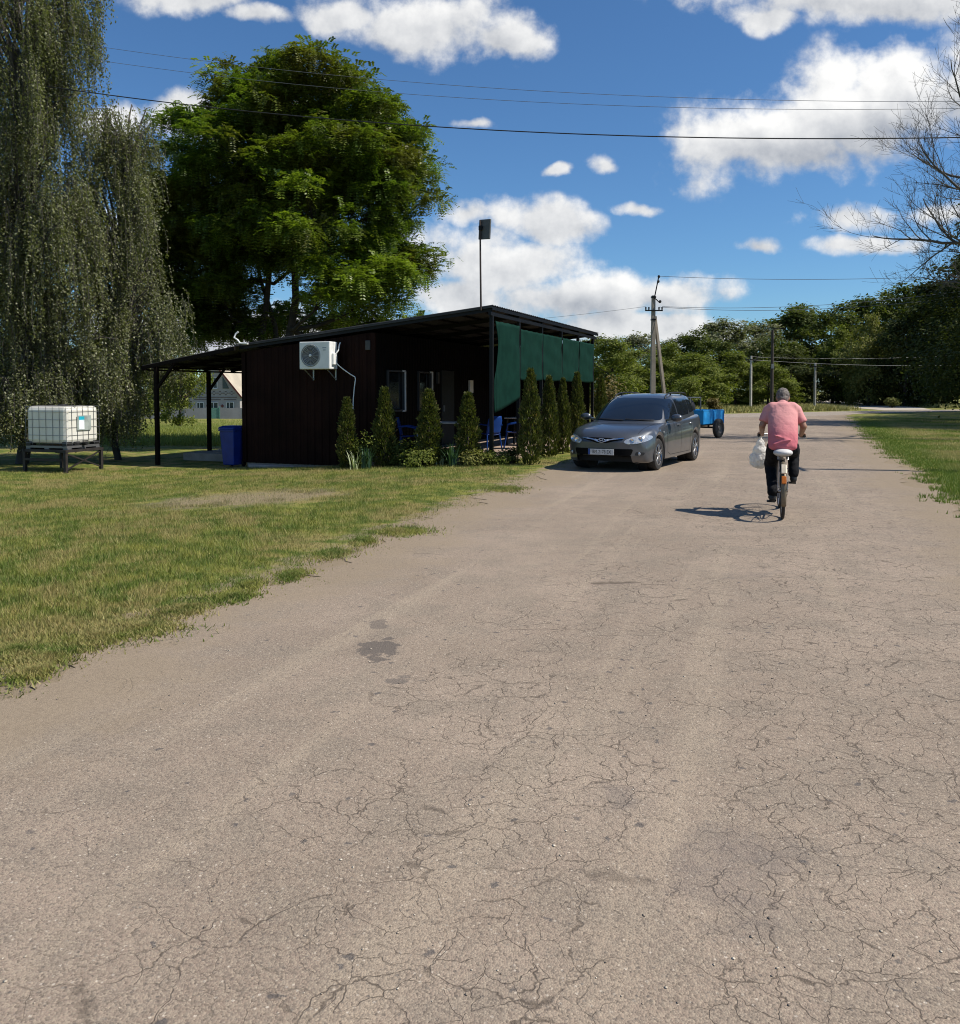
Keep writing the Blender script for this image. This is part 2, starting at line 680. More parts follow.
tr = t.node('BsdfTranslucent'); t.l.new(c, tr.inputs['Color'])
mx = t.node('MixShader'); mx.inputs[0].default_value = 0.3
t.l.new(p.outputs[0], mx.inputs[1]); t.l.new(tr.outputs[0], mx.inputs[2])
M_VERGE = t.done(mx.outputs[0])

xs = np.unique(np.concatenate([np.linspace(-700, -60, 14), np.linspace(-60, 60, 121), np.linspace(60, 700, 14)]))
ys = np.unique(np.concatenate([np.linspace(-80, -10, 8), np.linspace(-10, 130, 141), np.linspace(130, 900, 16)]))
gxv, gyv = np.meshgrid(xs, ys)
gv = np.stack([gxv, gyv, gz(gxv, gyv)], -1).reshape(-1, 3)
nx = len(xs)
ii, jj = np.meshgrid(np.arange(len(ys) - 1), np.arange(nx - 1), indexing='ij')
ff = np.stack([ii * nx + jj, ii * nx + jj + 1, (ii + 1) * nx + jj + 1, (ii + 1) * nx + jj], -1).reshape(-1, 4)
gr_o = np_mesh('ground', gv, ff, M_LAWN, smooth=True)
ga = gr_o.data.attributes.new('verge', 'FLOAT', 'POINT')
ga.data.foreach_set('value', np.where(gyv < 52, np.maximum(interp(EL, gyv) - gxv, gxv - interp(ER, gyv)), 5.0).astype(np.float32).ravel())
tag(gr_o, None, None, kind='structure')


def asphalt(name, base1, base2, cracks=True, stains=True):
    t = NT(name)
    vec = t.pos()
    at_ = t.node('Attribute', attribute_name='edge', attribute_type='GEOMETRY')
    edge = at_.outputs['Fac']
    big = t.noise(0.42, 4, 0.6, vec)
    mid = t.noise(2.2, 6, 0.65, vec)
    fine = t.noise(70, 5, 0.7, vec)
    c = t.mix(t.smooth(big.outputs['Fac'], 0.36, 0.64), base1, base2)
    c = t.mix(t.smooth(mid.outputs['Fac'], 0.44, 0.62, 0, 0.6), c, (0.205, 0.168, 0.130))
    rot = t.node('Mapping'); rot.inputs['Rotation'].default_value = (0, 0, R(19)); t.l.new(vec, rot.inputs['Vector'])
    str_ = t.node('VectorMath', operation='MULTIPLY'); t.l.new(rot.outputs[0], str_.inputs[0]); str_.inputs[1].default_value = (2.4, 0.10, 1)
    sn = t.noise(1.0, 5, 0.6, str_.outputs[0])
    c = t.mix(t.smooth(sn.outputs['Fac'], 0.52, 0.68, 0, 0.6), c, (0.37, 0.295, 0.215))
    c = t.mix(t.smooth(sn.outputs['Fac'], 0.46, 0.30, 0, 0.4), c, (0.185, 0.145, 0.108))
    # aggregate: crumbs of light and dark stone in the surface
    v1 = t.voro(62, vec); v2 = t.voro(150, vec); wj = t.noise(26, 3, 0.6, vec)
    wjs = t.node('VectorMath', operation='SCALE'); t.l.new(wj.outputs['Color'], wjs.inputs[0]); wjs.inputs['Scale'].default_value = 0.07
    wja = t.node('VectorMath', operation='ADD'); t.l.new(vec, wja.inputs[0]); t.l.new(wjs.outputs[0], wja.inputs[1])
    v3 = t.voro(19, wja.outputs[0])
    sepc = t.node('SeparateColor'); t.l.new(v1.outputs['Color'], sepc.inputs[0])
    sepd = t.node('SeparateColor'); t.l.new(v2.outputs['Color'], sepd.inputs[0])
    sepe = t.node('SeparateColor'); t.l.new(v3.outputs['Color'], sepe.inputs[0])
    s1 = t.math('MULTIPLY', t.smooth(sepc.outputs[0], 0.81, 0.90), t.smooth(v1.outputs['Distance'], 0.36, 0.2))
    c = t.mix(t.math('MULTIPLY', s1, 0.75), c, (0.60, 0.52, 0.42))
    s2 = t.math('MULTIPLY', t.smooth(sepc.outputs[1], 0.8, 0.92), t.smooth(v1.outputs['Distance'], 0.42, 0.25))
    c = t.mix(t.math('MULTIPLY', s2, 0.7), c, (0.085, 0.075, 0.07))
    c = t.mix(t.smooth(sepd.outputs[0], 0.2, 0.9, 0.0, 0.5), c, (0.42, 0.345, 0.255))
    c = t.mix(t.smooth(sepd.outputs[1], 0.55, 1.0, 0.0, 0.55), c, (0.10, 0.08, 0.064))
    s3 = t.math('MULTIPLY', t.smooth(sepe.outputs[2], 0.978, 0.982), t.smooth(v3.outputs['Distance'], 0.40, 0.24))
    c = t.mix(t.math('MULTIPLY', s3, 0.75), c, (0.075, 0.07, 0.07))
    c = t.mix(t.smooth(fine.outputs['Fac'], 0.46, 0.62, 0, 0.3), c, (0.17, 0.14, 0.115))
    h = t.math('MULTIPLY', fine.outputs['Fac'], 0.5)
    h = t.math('ADD', h, t.math('MULTIPLY', v2.outputs['Distance'], -0.5))
    if cracks:
        wv = t.noise(2.4, 5, 0.6, vec)
        wsb = t.node('VectorMath', operation='SUBTRACT'); t.l.new(wv.outputs['Color'], wsb.inputs[0]); wsb.inputs[1].default_value = (.5, .5, .5)
        wsc = t.node('VectorMath', operation='SCALE'); t.l.new(wsb.outputs[0], wsc.inputs[0]); wsc.inputs['Scale'].default_value = 0.34
        wad = t.node('VectorMath', operation='ADD'); t.l.new(vec, wad.inputs[0]); t.l.new(wsc.outputs[0], wad.inputs[1])
        fl = t.node('VectorMath', operation='MULTIPLY'); t.l.new(wad.outputs[0], fl.inputs[0]); fl.inputs[1].default_value = (1, 1, 0)
        k1 = t.voro(3.1, fl.outputs[0], 'DISTANCE_TO_EDGE')
        k2 = t.voro(8.0, fl.outputs[0], 'DISTANCE_TO_EDGE')
        sx = t.node('SeparateXYZ'); t.l.new(vec, sx.inputs[0])
        # crocodile cracking is worst under the right-hand wheels and close by
        zone = t.math('SUBTRACT', sx.outputs[0], t.math('MULTIPLY', sx.outputs[1], 0.36))
        right = t.math('MULTIPLY', t.smooth(zone, -0.9, 0.5), t.smooth(zone, 2.6, 1.6))
        left = t.math('MULTIPLY', t.smooth(zone, -2.6, -1.5, 0, 0.5), t.smooth(zone, 0.0, -0.7))
        msk = t.noise(0.8, 4, 0.6, vec)
        zn = t.math('ADD', t.math('MAXIMUM', right, left), t.math('MULTIPLY', t.math('SUBTRACT', msk.outputs['Fac'], 0.5), 2.2))
        m1 = t.math('MULTIPLY', t.smooth(k1.outputs['Distance'], 0.013, 0.001), t.smooth(zn, 0.0, 0.45))
        m2 = t.math('MULTIPLY', t.smooth(k2.outputs['Distance'], 0.022, 0.002), t.smooth(zn, 0.12, 0.6))
        broken = t.noise(7.0, 4, 0.7, vec)
        cm = t.math('MULTIPLY', t.math('MAXIMUM', m1, m2), t.smooth(broken.outputs['Fac'], 0.34, 0.52), True)
        c = t.mix(t.math('MULTIPLY', cm, 0.78), c, (0.085, 0.066, 0.05))
        h = t.math('SUBTRACT', h, t.math('MULTIPLY', cm, 0.5))
    if stains:
        def blot(loc, scl, rot, amt, col, nsc=6.0, soft=0.25):
            mp = t.node('Mapping', vector_type='TEXTURE')
            mp.inputs['Location'].default_value = (*loc, 0); mp.inputs['Rotation'].default_value = (0, 0, rot)
            mp.inputs['Scale'].default_value = (*scl, 4)
            t.l.new(vec, mp.inputs['Vector'])
            ln = t.node('VectorMath', operation='LENGTH'); t.l.new(mp.outputs[0], ln.inputs[0])
            nn = t.noise(nsc, 5, 0.65, vec)
            a = t.math('ADD', ln.outputs['Value'], t.math('MULTIPLY', t.math('SUBTRACT', nn.outputs['Fac'], 0.5), 3.4))
            return t.mix(t.math('MULTIPLY', t.smooth(a, 1.0, 1.0 - soft), amt), c, col)
        c = blot((-0.62, 5.2), (0.13, 0.24), 0.1, 0.75, (0.10, 0.086, 0.076), 9)
        c = blot((-0.70, 5.75), (0.07, 0.16), 0.2, 0.55, (0.105, 0.09, 0.08), 11)
        c = blot((-0.44, 4.62), (0.09, 0.06), 0.3, 0.6, (0.10, 0.088, 0.08), 12)
        c = blot((0.85, 2.75), (0.32, 0.42), -0.3, 0.36, (0.12, 0.104, 0.10), 4, 1.0)
        c = blot((0.55, 3.25), (0.12, 0.15), -0.3, 0.3, (0.12, 0.104, 0.10), 5, 0.8)
        c = blot((2.4, 7.3), (0.5, 0.16), 0.2, 0.25, (0.11, 0.10, 0.095), 5, 0.8)
    # loose dirt and sand along the edges
    en = t.math('ADD', edge, t.math('MULTIPLY', t.math('SUBTRACT', mid.outputs['Fac'], 0.5), 1.3))
    c = t.mix(t.smooth(en, 1.15, 0.25, 0, 0.85), c, t.mix(t.smooth(fine.outputs['Fac'], 0.4, 0.62), (0.29, 0.228, 0.158), (0.225, 0.175, 0.120)))
    p = t.princ(Base_Color=c, Roughness=0.88)
    p.inputs['Specular IOR Level'].default_value = 0.22
    t.l.new(t.bump(h, 0.5, 0.010), p.inputs['Normal'])
    return t.done(p.outputs[0])


M_ROAD = asphalt('worn asphalt', (0.248, 0.190, 0.143), (0.332, 0.257, 0.196))
M_ROAD2 = asphalt('far asphalt', (0.30, 0.26, 0.22), (0.36, 0.31, 0.265), False, False)
M_LANE = pmat('pale dirt', (0.42, 0.36, 0.29), 0.9, var=0.12, scale=0.6)


def sheet(name, ly, ry, y0, y1, step, ragL, ragR, mat, z):
    """a road sheet between two edge tables, with crumbling edges"""
    yy = [y0]
    while yy[-1] < y1:
        yy.append(yy[-1] + step * max(1.0, abs(yy[-1]) / 6))
    yy = np.array(yy)
    l = interp(ly, yy); r = interp(ry, yy)
    l = l + (VN(yy * 1.1, yy * 0 + 3.3) - .5) * ragL * 2.2 + (VN(yy * 4.3, yy * 0 + 7.3) - .5) * ragL * 1.1 + (VN(yy * 13., yy * 0 + 1.3) - .5) * ragL * .6
    r = r + (VN(yy * 0.9, yy * 0 + 13.3) - .5) * ragR * 2.2 + (VN(yy * 3.7, yy * 0 + 17.3) - .5) * ragR + (VN(yy * 12., yy * 0 + 11.3) - .5) * ragR * .5
    offs = [0, .12, .3, .6, 1.0, 1.6, 2.4]
    cols = [(l + o, np.full_like(yy, o)) for o in offs] + [(r - o, np.full_like(yy, o)) for o in offs[::-1]]
    n = len(cols)
    X = np.stack([c[0] for c in cols], 1); E = np.stack([c[1] for c in cols], 1)
    Y = np.repeat(yy[:, None], n, 1)
    v = np.stack([X, Y, np.maximum(gz(X, Y), -0.02) + z], -1).reshape(-1, 3)
    ii, jj = np.meshgrid(np.arange(len(yy) - 1), np.arange(n - 1), indexing='ij')
    f = np.stack([ii * n + jj, ii * n + jj + 1, (ii + 1) * n + jj + 1, (ii + 1) * n + jj], -1).reshape(-1, 4)
    o = np_mesh(name, v, f, mat)
    a = o.data.attributes.new('edge', 'FLOAT', 'POINT')
    a.data.foreach_set('value', E.astype(np.float32).ravel())
    tag(o, None, None, kind='structure')
    return o


sheet('road', EL, ER, -5, 55.5, 0.06, 0.30, 0.30, M_ROAD, 0.006)


def flat_poly(name, pts, mat, z, edge=2.0):
    mb = MB(); mb.add([(x, y, z) for x, y in pts], [tuple(range(len(pts)))])
    o = mb.build(name, mat, fix=False)
    a = o.data.attributes.new('edge', 'FLOAT', 'POINT')
    a.data.foreach_set('value', np.full(len(pts), edge, dtype=np.float32))
    return tag(o, None, None, kind='structure')


# the side road that crosses at the end, and a pale lane leaving it
cr_pts = [(9, 50.5), (13.4, 49), (18, 49.5), (22.5, 54.0), (27, 58.5), (39, 65.5), (60, 73), (92, 83), (90, 88), (60, 77), (39, 69.5), (26, 63), (13.4, 55), (5, 55)]
flat_poly('crossroad', cr_pts, M_ROAD2, 0.011)
ln = [(31.5, 66.5), (36.5, 68.8), (40.5, 79), (43, 92), (50, 112), (62, 140), (58, 142), (44, 113), (37, 96), (34, 80)]
flat_poly('lane', ln, M_LANE, 0.016)

# ------------------------------------------------------------------ grass blades
rg = np.random.default_rng(11)


def blades(name, X, Y, hmin, hmax, wid, lean=0.5, mat=M_GRASS, zoff=0.0, hs=1.0):
    n = len(X)
    Z = gz(X, Y) + zoff
    h = rg.uniform(hmin, hmax, n) * hs
    a = rg.uniform(0, 2 * np.pi, n)
    ln = rg.uniform(0.1, lean, n) * h
    b = a + rg.uniform(-1.0, 1.0, n) + np.pi / 2
    w = wid * rg.uniform(0.7, 1.3, n)
    base = np.stack([X, Y, Z], -1)
    s = np.stack([np.cos(b), np.sin(b), 0 * b], -1) * w[:, None] / 2
    tip = base + np.stack([np.cos(a) * ln, np.sin(a) * ln, h], -1)
    v = np.stack([base - s, base + s, tip], 1).reshape(-1, 3)
    f = np.arange(3 * n).reshape(-1, 3)
    o = np_mesh(name, v, f, mat)
    return o


def fan(n, y0, y1, pow_=1.0):
    """depths spread so that near ground gets more blades"""
    u = rg.random(n)
    return y0 * (y1 / y0) ** u


# left lawn
n = 520000
Y = fan(n, 4.3, 20.5)
dist = rg.uniform(-0.75, 14, n) * (0.55 + Y / 40)
X = interp(EL, Y) - dist
edge_n = VN(X * 1.7, Y * 1.7) * 0.6 + VN2(X * 5.1, Y * 5.1) * 0.4
hf = VN(X * 14, Y * 14) * .5 + VN2(X * 31, Y * 31) * .5
keep = (edge_n * .75 + hf * .45 + np.clip(dist * 0.50, -1, 1.2) > 0.80 + rg.normal(size=n) * .16) | ((dist > .45) & (rg.random(n) < .75))
keep &= (X > -0.62 * Y - 0.4)
bare = np.hypot((X + 3.6) / 1.8, (Y - 13.1) / 1.25) + (VN2(X * 2.6, Y * 2.6) - .5) * 1.6
keep &= (bare > .85) | (rg.random(n) < 0.16)
# nothing grows under the building
lx = (X - .232) * .931 + (Y - 18.5) * -.365; lyy = (X - .232) * .365 + (Y - 18.5) * .931
keep &= ~((lx < .15) & (lx > -6.5) & (lyy > -.1))
X, Y = X[keep], Y[keep]; dist = dist[keep]
tag(blades('grass', X, Y, 0.016, 0.044, 0.006, 0.9, hs=np.clip(.5 + dist * .5 + (VN(X * .8, Y * .8) - .5) * .9, .45, 1.35)), 'short mown grass of the lawn beside the brown cabin', 'grass', kind='stuff')

# tufts creeping over the road edge
cen = [(290, 578, .14, .09), (247, 588, .13, .10), (135, 632, .3, .09), (45, 660, .24, .1), (25, 678, .16, .08), (180, 612, .25, .1), (330, 556, .2, .1), (95, 640, .26, .1), (400, 533, .3, .1), (230, 600, .2, .07), (10, 655, .3, .14), (505, 490, .3, .15), (362, 543, .15, .1)]
XX = []; YY = []
for (px, py, rx, ry) in cen:
    d = 853 * 1.6 / (py - 390); x0 = at(px, d)
    k = int(16000 * rx)
    rr = np.abs(rg.normal(size=k)) * .55; aa = rg.uniform(0, 6.283, k)
    wob = 0.6 + 0.7 * VN(np.cos(aa) * 2 + px, np.sin(aa) * 2 + py)
    XX.append(x0 + rx * rr * np.cos(aa) * wob); YY.append(d + ry * 3 * rr * np.sin(aa) * wob)
XX = np.concatenate(XX); YY = np.concatenate(YY)
tag(blades('edge_grass', XX, YY, 0.012, 0.04, 0.010, 1.5, zoff=0.006), 'ragged tufts of grass creeping over the edge of the dusty road', 'grass', kind='stuff')

# taller weeds and dry stalks standing in the lawn
n = 26000
Y = fan(n, 4.6, 20); X = interp(EL, Y) - rg.uniform(.15, 12, n) * (.55 + Y / 40)
keep = (VN(X * 3.1 + 40, Y * 3.1) * .6 + VN2(X * 9, Y * 9) * .4 > .66) & (X > -.62 * Y - .4) & (np.hypot((X + 3.6) / 1.8, (Y - 13.1) / 1.25) > 1)
lx = (X - .232) * .931 + (Y - 18.5) * -.365; lyy = (X - .232) * .365 + (Y - 18.5) * .931
keep &= ~((lx < .15) & (lx > -6.5) & (lyy > -.1))
tag(blades('lawn_weeds', X[keep], Y[keep], 0.03, 0.085, 0.011, 1.1), 'tufts of broader weeds standing in the mown lawn', 'weeds', kind='stuff')

# right verge
n = 300000
Y = fan(n, 9.5, 48)
dist = rg.uniform(-0.4, 9, n) * (0.5 + Y / 30)
X = interp(ER, Y) + dist
keep = ((VN(X * 1.9, Y * 1.9) * .5 + VN2(X * 5, Y * 5) * .25 + VN(X * 15, Y * 15) * .4 + np.clip(dist * .7, -1, 1.2) > 0.70) | ((dist > .5) & (rg.random(n) < .75))) & (X < .66 * Y + 1)
X, Y = X[keep], Y[keep]
tag(blades('verge_grass', X, Y, 0.03, 0.075, 0.012, 0.9, M_VERGE), 'grass of the verge on the right side of the road', 'grass', kind='stuff')

# the meadow behind the carport
t = NT('meadow grass'); 
rnd = t.node('NewGeometry').outputs['Random Per Island']
c = t.mix(rnd, (0.16, 0.21, 0.03), (0.30, 0.32, 0.06))
p = t.princ(Base_Color=c, Roughness=0.6)
tr = t.node('BsdfTranslucent'); t.l.new(c, tr.inputs['Color'])
mx = t.node('MixShader'); mx.inputs[0].default_value = 0.35
t.l.new(p.outputs[0], mx.inputs[1]); t.l.new(tr.outputs[0], mx.inputs[2])
M_MEADOW = t.done(mx.outputs[0])
n = 60000
Y = fan(n, 29, 112); X = -Y * rg.uniform(0.2, 0.52, n)
tag(blades('meadow', X, Y, 0.08, 0.3, 0.03, 0.9, M_MEADOW), 'bright rough meadow grass seen under the carport roof', 'grass', kind='stuff')
# tall dry weeds behind the crossroad
t = NT('dry weeds')
rnd = t.node('NewGeometry').outputs['Random Per Island']
c = t.mix(rnd, (0.15, 0.18, 0.03), (0.44, 0.37, 0.13))
p = t.princ(Base_Color=c, Roughness=0.7)
M_WEED = t.done(p.outputs[0])
n = 42000
u = rg.random(n); X = 4 + u * 40; Y = 56.8 + np.maximum(0, X - 13.4) * 0.62 + rg.random(n) ** 1.3 * 16
keep = ~((X > 30) & (X < 52) & (np.abs(X - np.interp(Y, [66, 80, 92, 112], [34, 37, 40, 47])) < 4.5))
X, Y = X[keep], Y[keep]
tag(blades('weeds', X, Y, 0.10, 0.45, 0.05, 0.9, M_WEED), 'tall half dry weeds along the far side of the crossroad', 'weeds', kind='stuff')
n = 16000
X = rg.uniform(4.5, 11.5, n); Y = rg.uniform(36, 56, n)
keep = X < interp(EL, Y) - 0.4
tag(blades('verge_weeds', X[keep], Y[keep], 0.2, 0.9, 0.04, 0.6, M_WEED), 'tall dry weeds round the foot of the concrete utility pole', 'weeds', kind='stuff')

# loose pebbles and crumbs on the road
npb = 1100
Y = fan(npb, 1.4, 15); X = interp(EL, Y) + rg.uniform(0.1, 6.6, npb)
sz = rg.uniform(0.003, 0.0085, npb) * (0.8 + Y * 0.03)
ico = np.array([(0, 0, 1), (.9, 0, .35), (.28, .85, .4), (-.72, .52, .35), (-.72, -.52, .4), (.28, -.85, .35), (0, 0, -.3)])
icf = np.array([(0, 1, 2), (0, 2, 3), (0, 3, 4), (0, 4, 5), (0, 5, 1), (6, 2, 1), (6, 3, 2), (6, 4, 3), (6, 5, 4), (6, 1, 5)])
ang = rg.uniform(0, 6.28, npb)
V_ = ico[None] * sz[:, None, None] * rg.uniform(.6, 1.4, (npb, 1, 3))
ca, sa = np.cos(ang)[:, None], np.sin(ang)[:, None]
V_ = np.stack([V_[..., 0] * ca - V_[..., 1] * sa, V_[..., 0] * sa + V_[..., 1] * ca, V_[..., 2] * .35], -1)
V_ += np.stack([X, Y, 0 * X + 0.007], -1)[:, None]
F_ = (icf[None] + (np.arange(npb) * 7)[:, None, None]).reshape(-1, 3)
t = NT('pebbles')
rnd = t.node('NewGeometry').outputs['Random Per Island']
r = t.node('ValToRGB'); t.l.new(rnd, r.inputs[0])
r.color_ramp.elements[0].color = (.12, .10, .085, 1); r.color_ramp.elements[1].color = (.66, .58, .46, 1)
e = r.color_ramp.elements.new(.3); e.color = (.36, .285, .21, 1)
p = t.princ(Base_Color=r.outputs[0], Roughness=.85)
tag(np_mesh('gravel', V_.reshape(-1, 3), F_, t.done(p.outputs[0])), 'loose crumbs of stone scattered over the worn road', 'gravel', kind='stuff')
# ================================================================== the cabin cafe
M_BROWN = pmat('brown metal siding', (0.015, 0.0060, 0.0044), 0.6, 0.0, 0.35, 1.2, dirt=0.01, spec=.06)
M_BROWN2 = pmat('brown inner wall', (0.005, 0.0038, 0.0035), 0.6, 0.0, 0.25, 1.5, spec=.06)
M_STEEL = pmat('black painted steel', (0.006, 0.006, 0.007), 0.45, 0.0, 0.2, 3, spec=.2)
M_ROOF = pmat('grey roof sheet', (0.032, 0.032, 0.033), 0.55, 0.2, 0.2, 0.8, dirt=0.25)
M_WOOD = pmat('dark stained timber', (0.009, 0.006, 0.005), 0.7, 0.0, 0.3, 4, bump=0.2, spec=.1)
M_CONC = pmat('concrete', (0.30, 0.27, 0.24), 0.85, 0.0, 0.18, 3, bump=0.3)
M_DECK = pmat('terrace tiles', (0.36, 0.27, 0.21), 0.75, 0.0, 0.15, 2)
M_WHITE = pmat('white plastic', (0.74, 0.74, 0.71), 0.4, 0.0, 0.05, 5)
M_GLASS = pmat('dark window glass', (0.012, 0.014, 0.016), 0.08, 0.0, 0.1, 2)
M_GREY = pmat('grey metal', (0.32, 0.33, 0.34), 0.4, 0.6, 0.1, 5)
M_BLACK = pmat('black plastic', (0.012, 0.012, 0.013), 0.5, 0.0, 0.2, 5)

CAFE = (0.232, 18.5, 0.0)
CROT = math.atan2(-0.365, 0.931)
cafe = thing('cafe_building', 'low dark brown cabin cafe with a sloping roof, green shade screens and an attached carport', 'building', CAFE, CROT)
SL = 0.108


def rz(x):
    return 3.325 + SL * x


def ribbed(p0, p1, zb, zt0, zt1, mat, name, depth=0.022, pitch=0.2, skip=()):
    """upright ribbed siding between two plan points, top edge sloping; skip = (u0,u1,z0,z1) openings"""
    p0, p1 = Vector((*p0, 0)), Vector((*p1, 0))
    L = (p1 - p0).length; d = (p1 - p0) / L; nrm = Vector((d.y, -d.x, 0))
    us = [0.0]
    offs = [0.0]
    u = 0
    while u < L:
        for du, o in ((.06, 0), (.085, depth), (.175, depth), (.2, 0)):
            if u + du < L:
                us.append(u + du); offs.append(o)
        u += pitch
    us.append(L); offs.append(0.0)
    mb = MB()
    for i in range(len(us) - 1):
        um = (us[i] + us[i + 1]) / 2
        segs = [(zb, None)]
        for (u0, u1, z0, z1) in skip:
            if u0 < um < u1:
                segs = [(zb, z0), (z1, None)]
        for (a, b) in segs:
            q = []
            for k in (i, i + 1):
                top = zt0 + (zt1 - zt0) * us[k] / L if b is None else b
                q.append((p0 + d * us[k] + nrm * offs[k], a, top))
            mb.add([q[0][0] + Vector((0, 0, q[0][1])), q[1][0] + Vector((0, 0, q[1][1])), q[1][0] + Vector((0, 0, q[1][2])), q[0][0] + Vector((0, 0, q[0][2]))], [(0, 1, 2, 3)])
    return mb.build(name, mat, cafe, fix=False)


XL, XM, YB = -6.42, -2.86, 8.7
zt = lambda x: rz(x) - 0.10
ribbed((XL, 0), (XM, 0), -0.17, zt(XL), zt(XM), M_BROWN, 'front_wall')
ribbed((XL, YB), (XL, 0), -0.17, zt(XL), zt(XL), M_BROWN, 'side_wall')
ribbed((XM, YB), (XL, YB), -0.17, zt(XM), zt(XL), M_BROWN, 'rear_wall')
WIN = [(0.62, 1.46), (2.30, 3.05)]
M_FRAME = pmat('shade-darkened window frame', (.05, .05, .05), .5, 0, .1, 3)  # white frame coloured dark, the terrace shade painted in
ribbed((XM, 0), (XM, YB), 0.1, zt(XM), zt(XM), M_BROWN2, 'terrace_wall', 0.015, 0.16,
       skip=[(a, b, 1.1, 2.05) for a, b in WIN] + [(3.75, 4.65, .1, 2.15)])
mb = MB(); mb.box(((XL + XM) / 2, YB / 2, -0.29), (XM - XL - .06, YB - .06, 0.26)); mb.box(((XL + XM) / 2 + .1, -0.10, -0.31), (XM - XL - .3, 0.24, 0.22)); mb.build('plinth', M_CONC, cafe, bevel=.01)
mb = MB(); mb.box((XM / 2 + .05, YB / 2 + .1, -0.10), (-XM + .1, YB + .6, 0.40)); fl = mb.build('terrace_floor', M_DECK, cafe, bevel=.012)
# trim boards at the cabin corners
for x in (XL, XM):
    MB().box((x, -0.012, (zt(x) - .17) / 2), (0.11, 0.06, zt(x) + .13)).build('corner_trim', M_BROWN, cafe)
# windows facing the terrace
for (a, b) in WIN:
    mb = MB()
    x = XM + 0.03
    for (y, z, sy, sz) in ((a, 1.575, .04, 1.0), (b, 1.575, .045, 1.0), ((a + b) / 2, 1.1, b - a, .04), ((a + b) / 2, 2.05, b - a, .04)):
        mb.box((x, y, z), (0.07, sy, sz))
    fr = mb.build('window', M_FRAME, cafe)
    MB().box((x + .04, b + .01, 1.575), (.03, .05, 1.0)).box((x + .04, b - .06, 2.06), (.03, .12, .04)).box((x + .04, b - .06, 1.09), (.03, .12, .04)).build('lit_jamb', M_WHITE, fr)  # white strips paint in the light on the right jamb and its corners
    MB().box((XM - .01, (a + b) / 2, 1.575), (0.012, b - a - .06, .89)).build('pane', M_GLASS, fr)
mb = MB(); mb.box((XM - .0, 4.2, 1.12), (0.05, 0.86, 2.02)); dr = mb.build('door', pmat('grey door leaf', (.030, .034, .034), .5, spec=.1), cafe)
MB().box((XM + .05, 3.86, 1.1), (.05, .03, .16)).build('handle', M_GREY, dr)
MB().box((XM + .06, 5.78, 1.70), (.05, .26, .36)).build('wall_notice', M_WHITE, cafe)
MB().box((XM + .05, 3.45, 1.92), (.06, .10, .30)).build('wall_lamp', M_FRAME, cafe)
MB().box((-2.98, -.045, 2.62), (.12, .05, .22)).build('junction_box', M_FRAME, cafe, bevel=.01)

# roof: ribbed sheet falling to the left, ribs across
def roof_sheet(x0, x1, y0, y1, zf, name, wave=0.018, pitch=0.15, seg=2):
    rows = []
    n = int((y1 - y0) / pitch * 6)
    for i in range(n + 1):
        y = y0 + (y1 - y0) * i / n
        w = wave * (1 if (i % 6) in (1, 2) else 0)
        rows.append([(x0 + (x1 - x0) * k / seg, y, zf(x0 + (x1 - x0) * k / seg) + w) for k in range(seg + 1)])
    mb = MB().grid(rows)
    return mb.build(name, M_ROOF, cafe, solid=0.008, fix=False)


roof_sheet(-6.62, 0.09, -0.13, 9.5, lambda x: rz(x) + .07, 'roof')
mb = MB()
for y in (-0.07, 1.75, 3.6, 5.4, 7.2, 9.0):   # rafters down the slope
    mb.bar((-6.5, y, rz(-6.5) + .005), (0.05, y, rz(.05) + .005), 0.06, 0.10)
mb.build('rafter', M_STEEL, cafe)
mb = MB()
for x in (-5.4, -4.2, -2.7, -2.1, -1.5, -0.9, -0.35):
    mb.bar((x, -0.11, rz(x) + .042), (x, 9.4, rz(x) + .042), 0.05, 0.03)
mb.build('purlin', M_WOOD, cafe)
mb = MB(); mb.bar((0.02, -0.12, rz(0) - .085), (0.02, 9.4, rz(0) - .085), 0.06, 0.08); mb.build('edge_beam', M_STEEL, cafe)
mb = MB(); mb.box((0.075, 4.68, rz(.07) + .02), (.02, 9.6, .07)); mb.build('fascia', M_STEEL, cafe)
mb = MB(); mb.bar((-6.6, -0.135, rz(-6.6) + .045), (0.08, -0.135, rz(.08) + .045), 0.02, 0.04); mb.build('front_fascia', M_ROOF, cafe)
# posts of the terrace
for k in range(6):
    zb = -0.05 if k == 0 else 0.1
    mb = MB(); mb.box((0.02, 1.8 * k, (rz(0) - .12 + zb) / 2), (0.075, 0.075, rz(0) - .12 - zb))
    mb.build('post', M_STEEL, cafe)
# dark end wall and the back of the terrace
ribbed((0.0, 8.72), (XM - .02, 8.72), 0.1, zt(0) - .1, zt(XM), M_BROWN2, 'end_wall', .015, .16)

# green shade screens between the posts
t = NT('green shade net')
vec = t.obj()
w1 = t.node('TexWave', wave_type='BANDS', bands_direction='Z'); w1.inputs['Scale'].default_value = 22; t.l.new(vec, w1.inputs['Vector'])
nn = t.noise(3, 4, .6, vec)
c = t.mix(t.smooth(nn.outputs['Fac'], .3, .7), (0.005, 0.031, 0.022), (0.008, 0.044, 0.031))
c = t.mix(t.math('MULTIPLY', w1.outputs['Fac'], .3), c, (0.005, 0.022, 0.017))
p = t.princ(Base_Color=c, Roughness=.8)
p.inputs['Specular IOR Level'].default_value = .08
tr = t.node('BsdfTranslucent'); t.l.new(c, tr.inputs['Color'])
mx = t.node('MixShader'); mx.inputs[0].default_value = .25
t.l.new(p.outputs[0], mx.inputs[1]); t.l.new(tr.outputs[0], mx.inputs[2])
M_NET = t.done(mx.outputs[0])
bots = [(1.10, 1.40), (1.84, 1.85), (1.85, 1.86), (1.86, 1.86), (1.86, 1.85)]
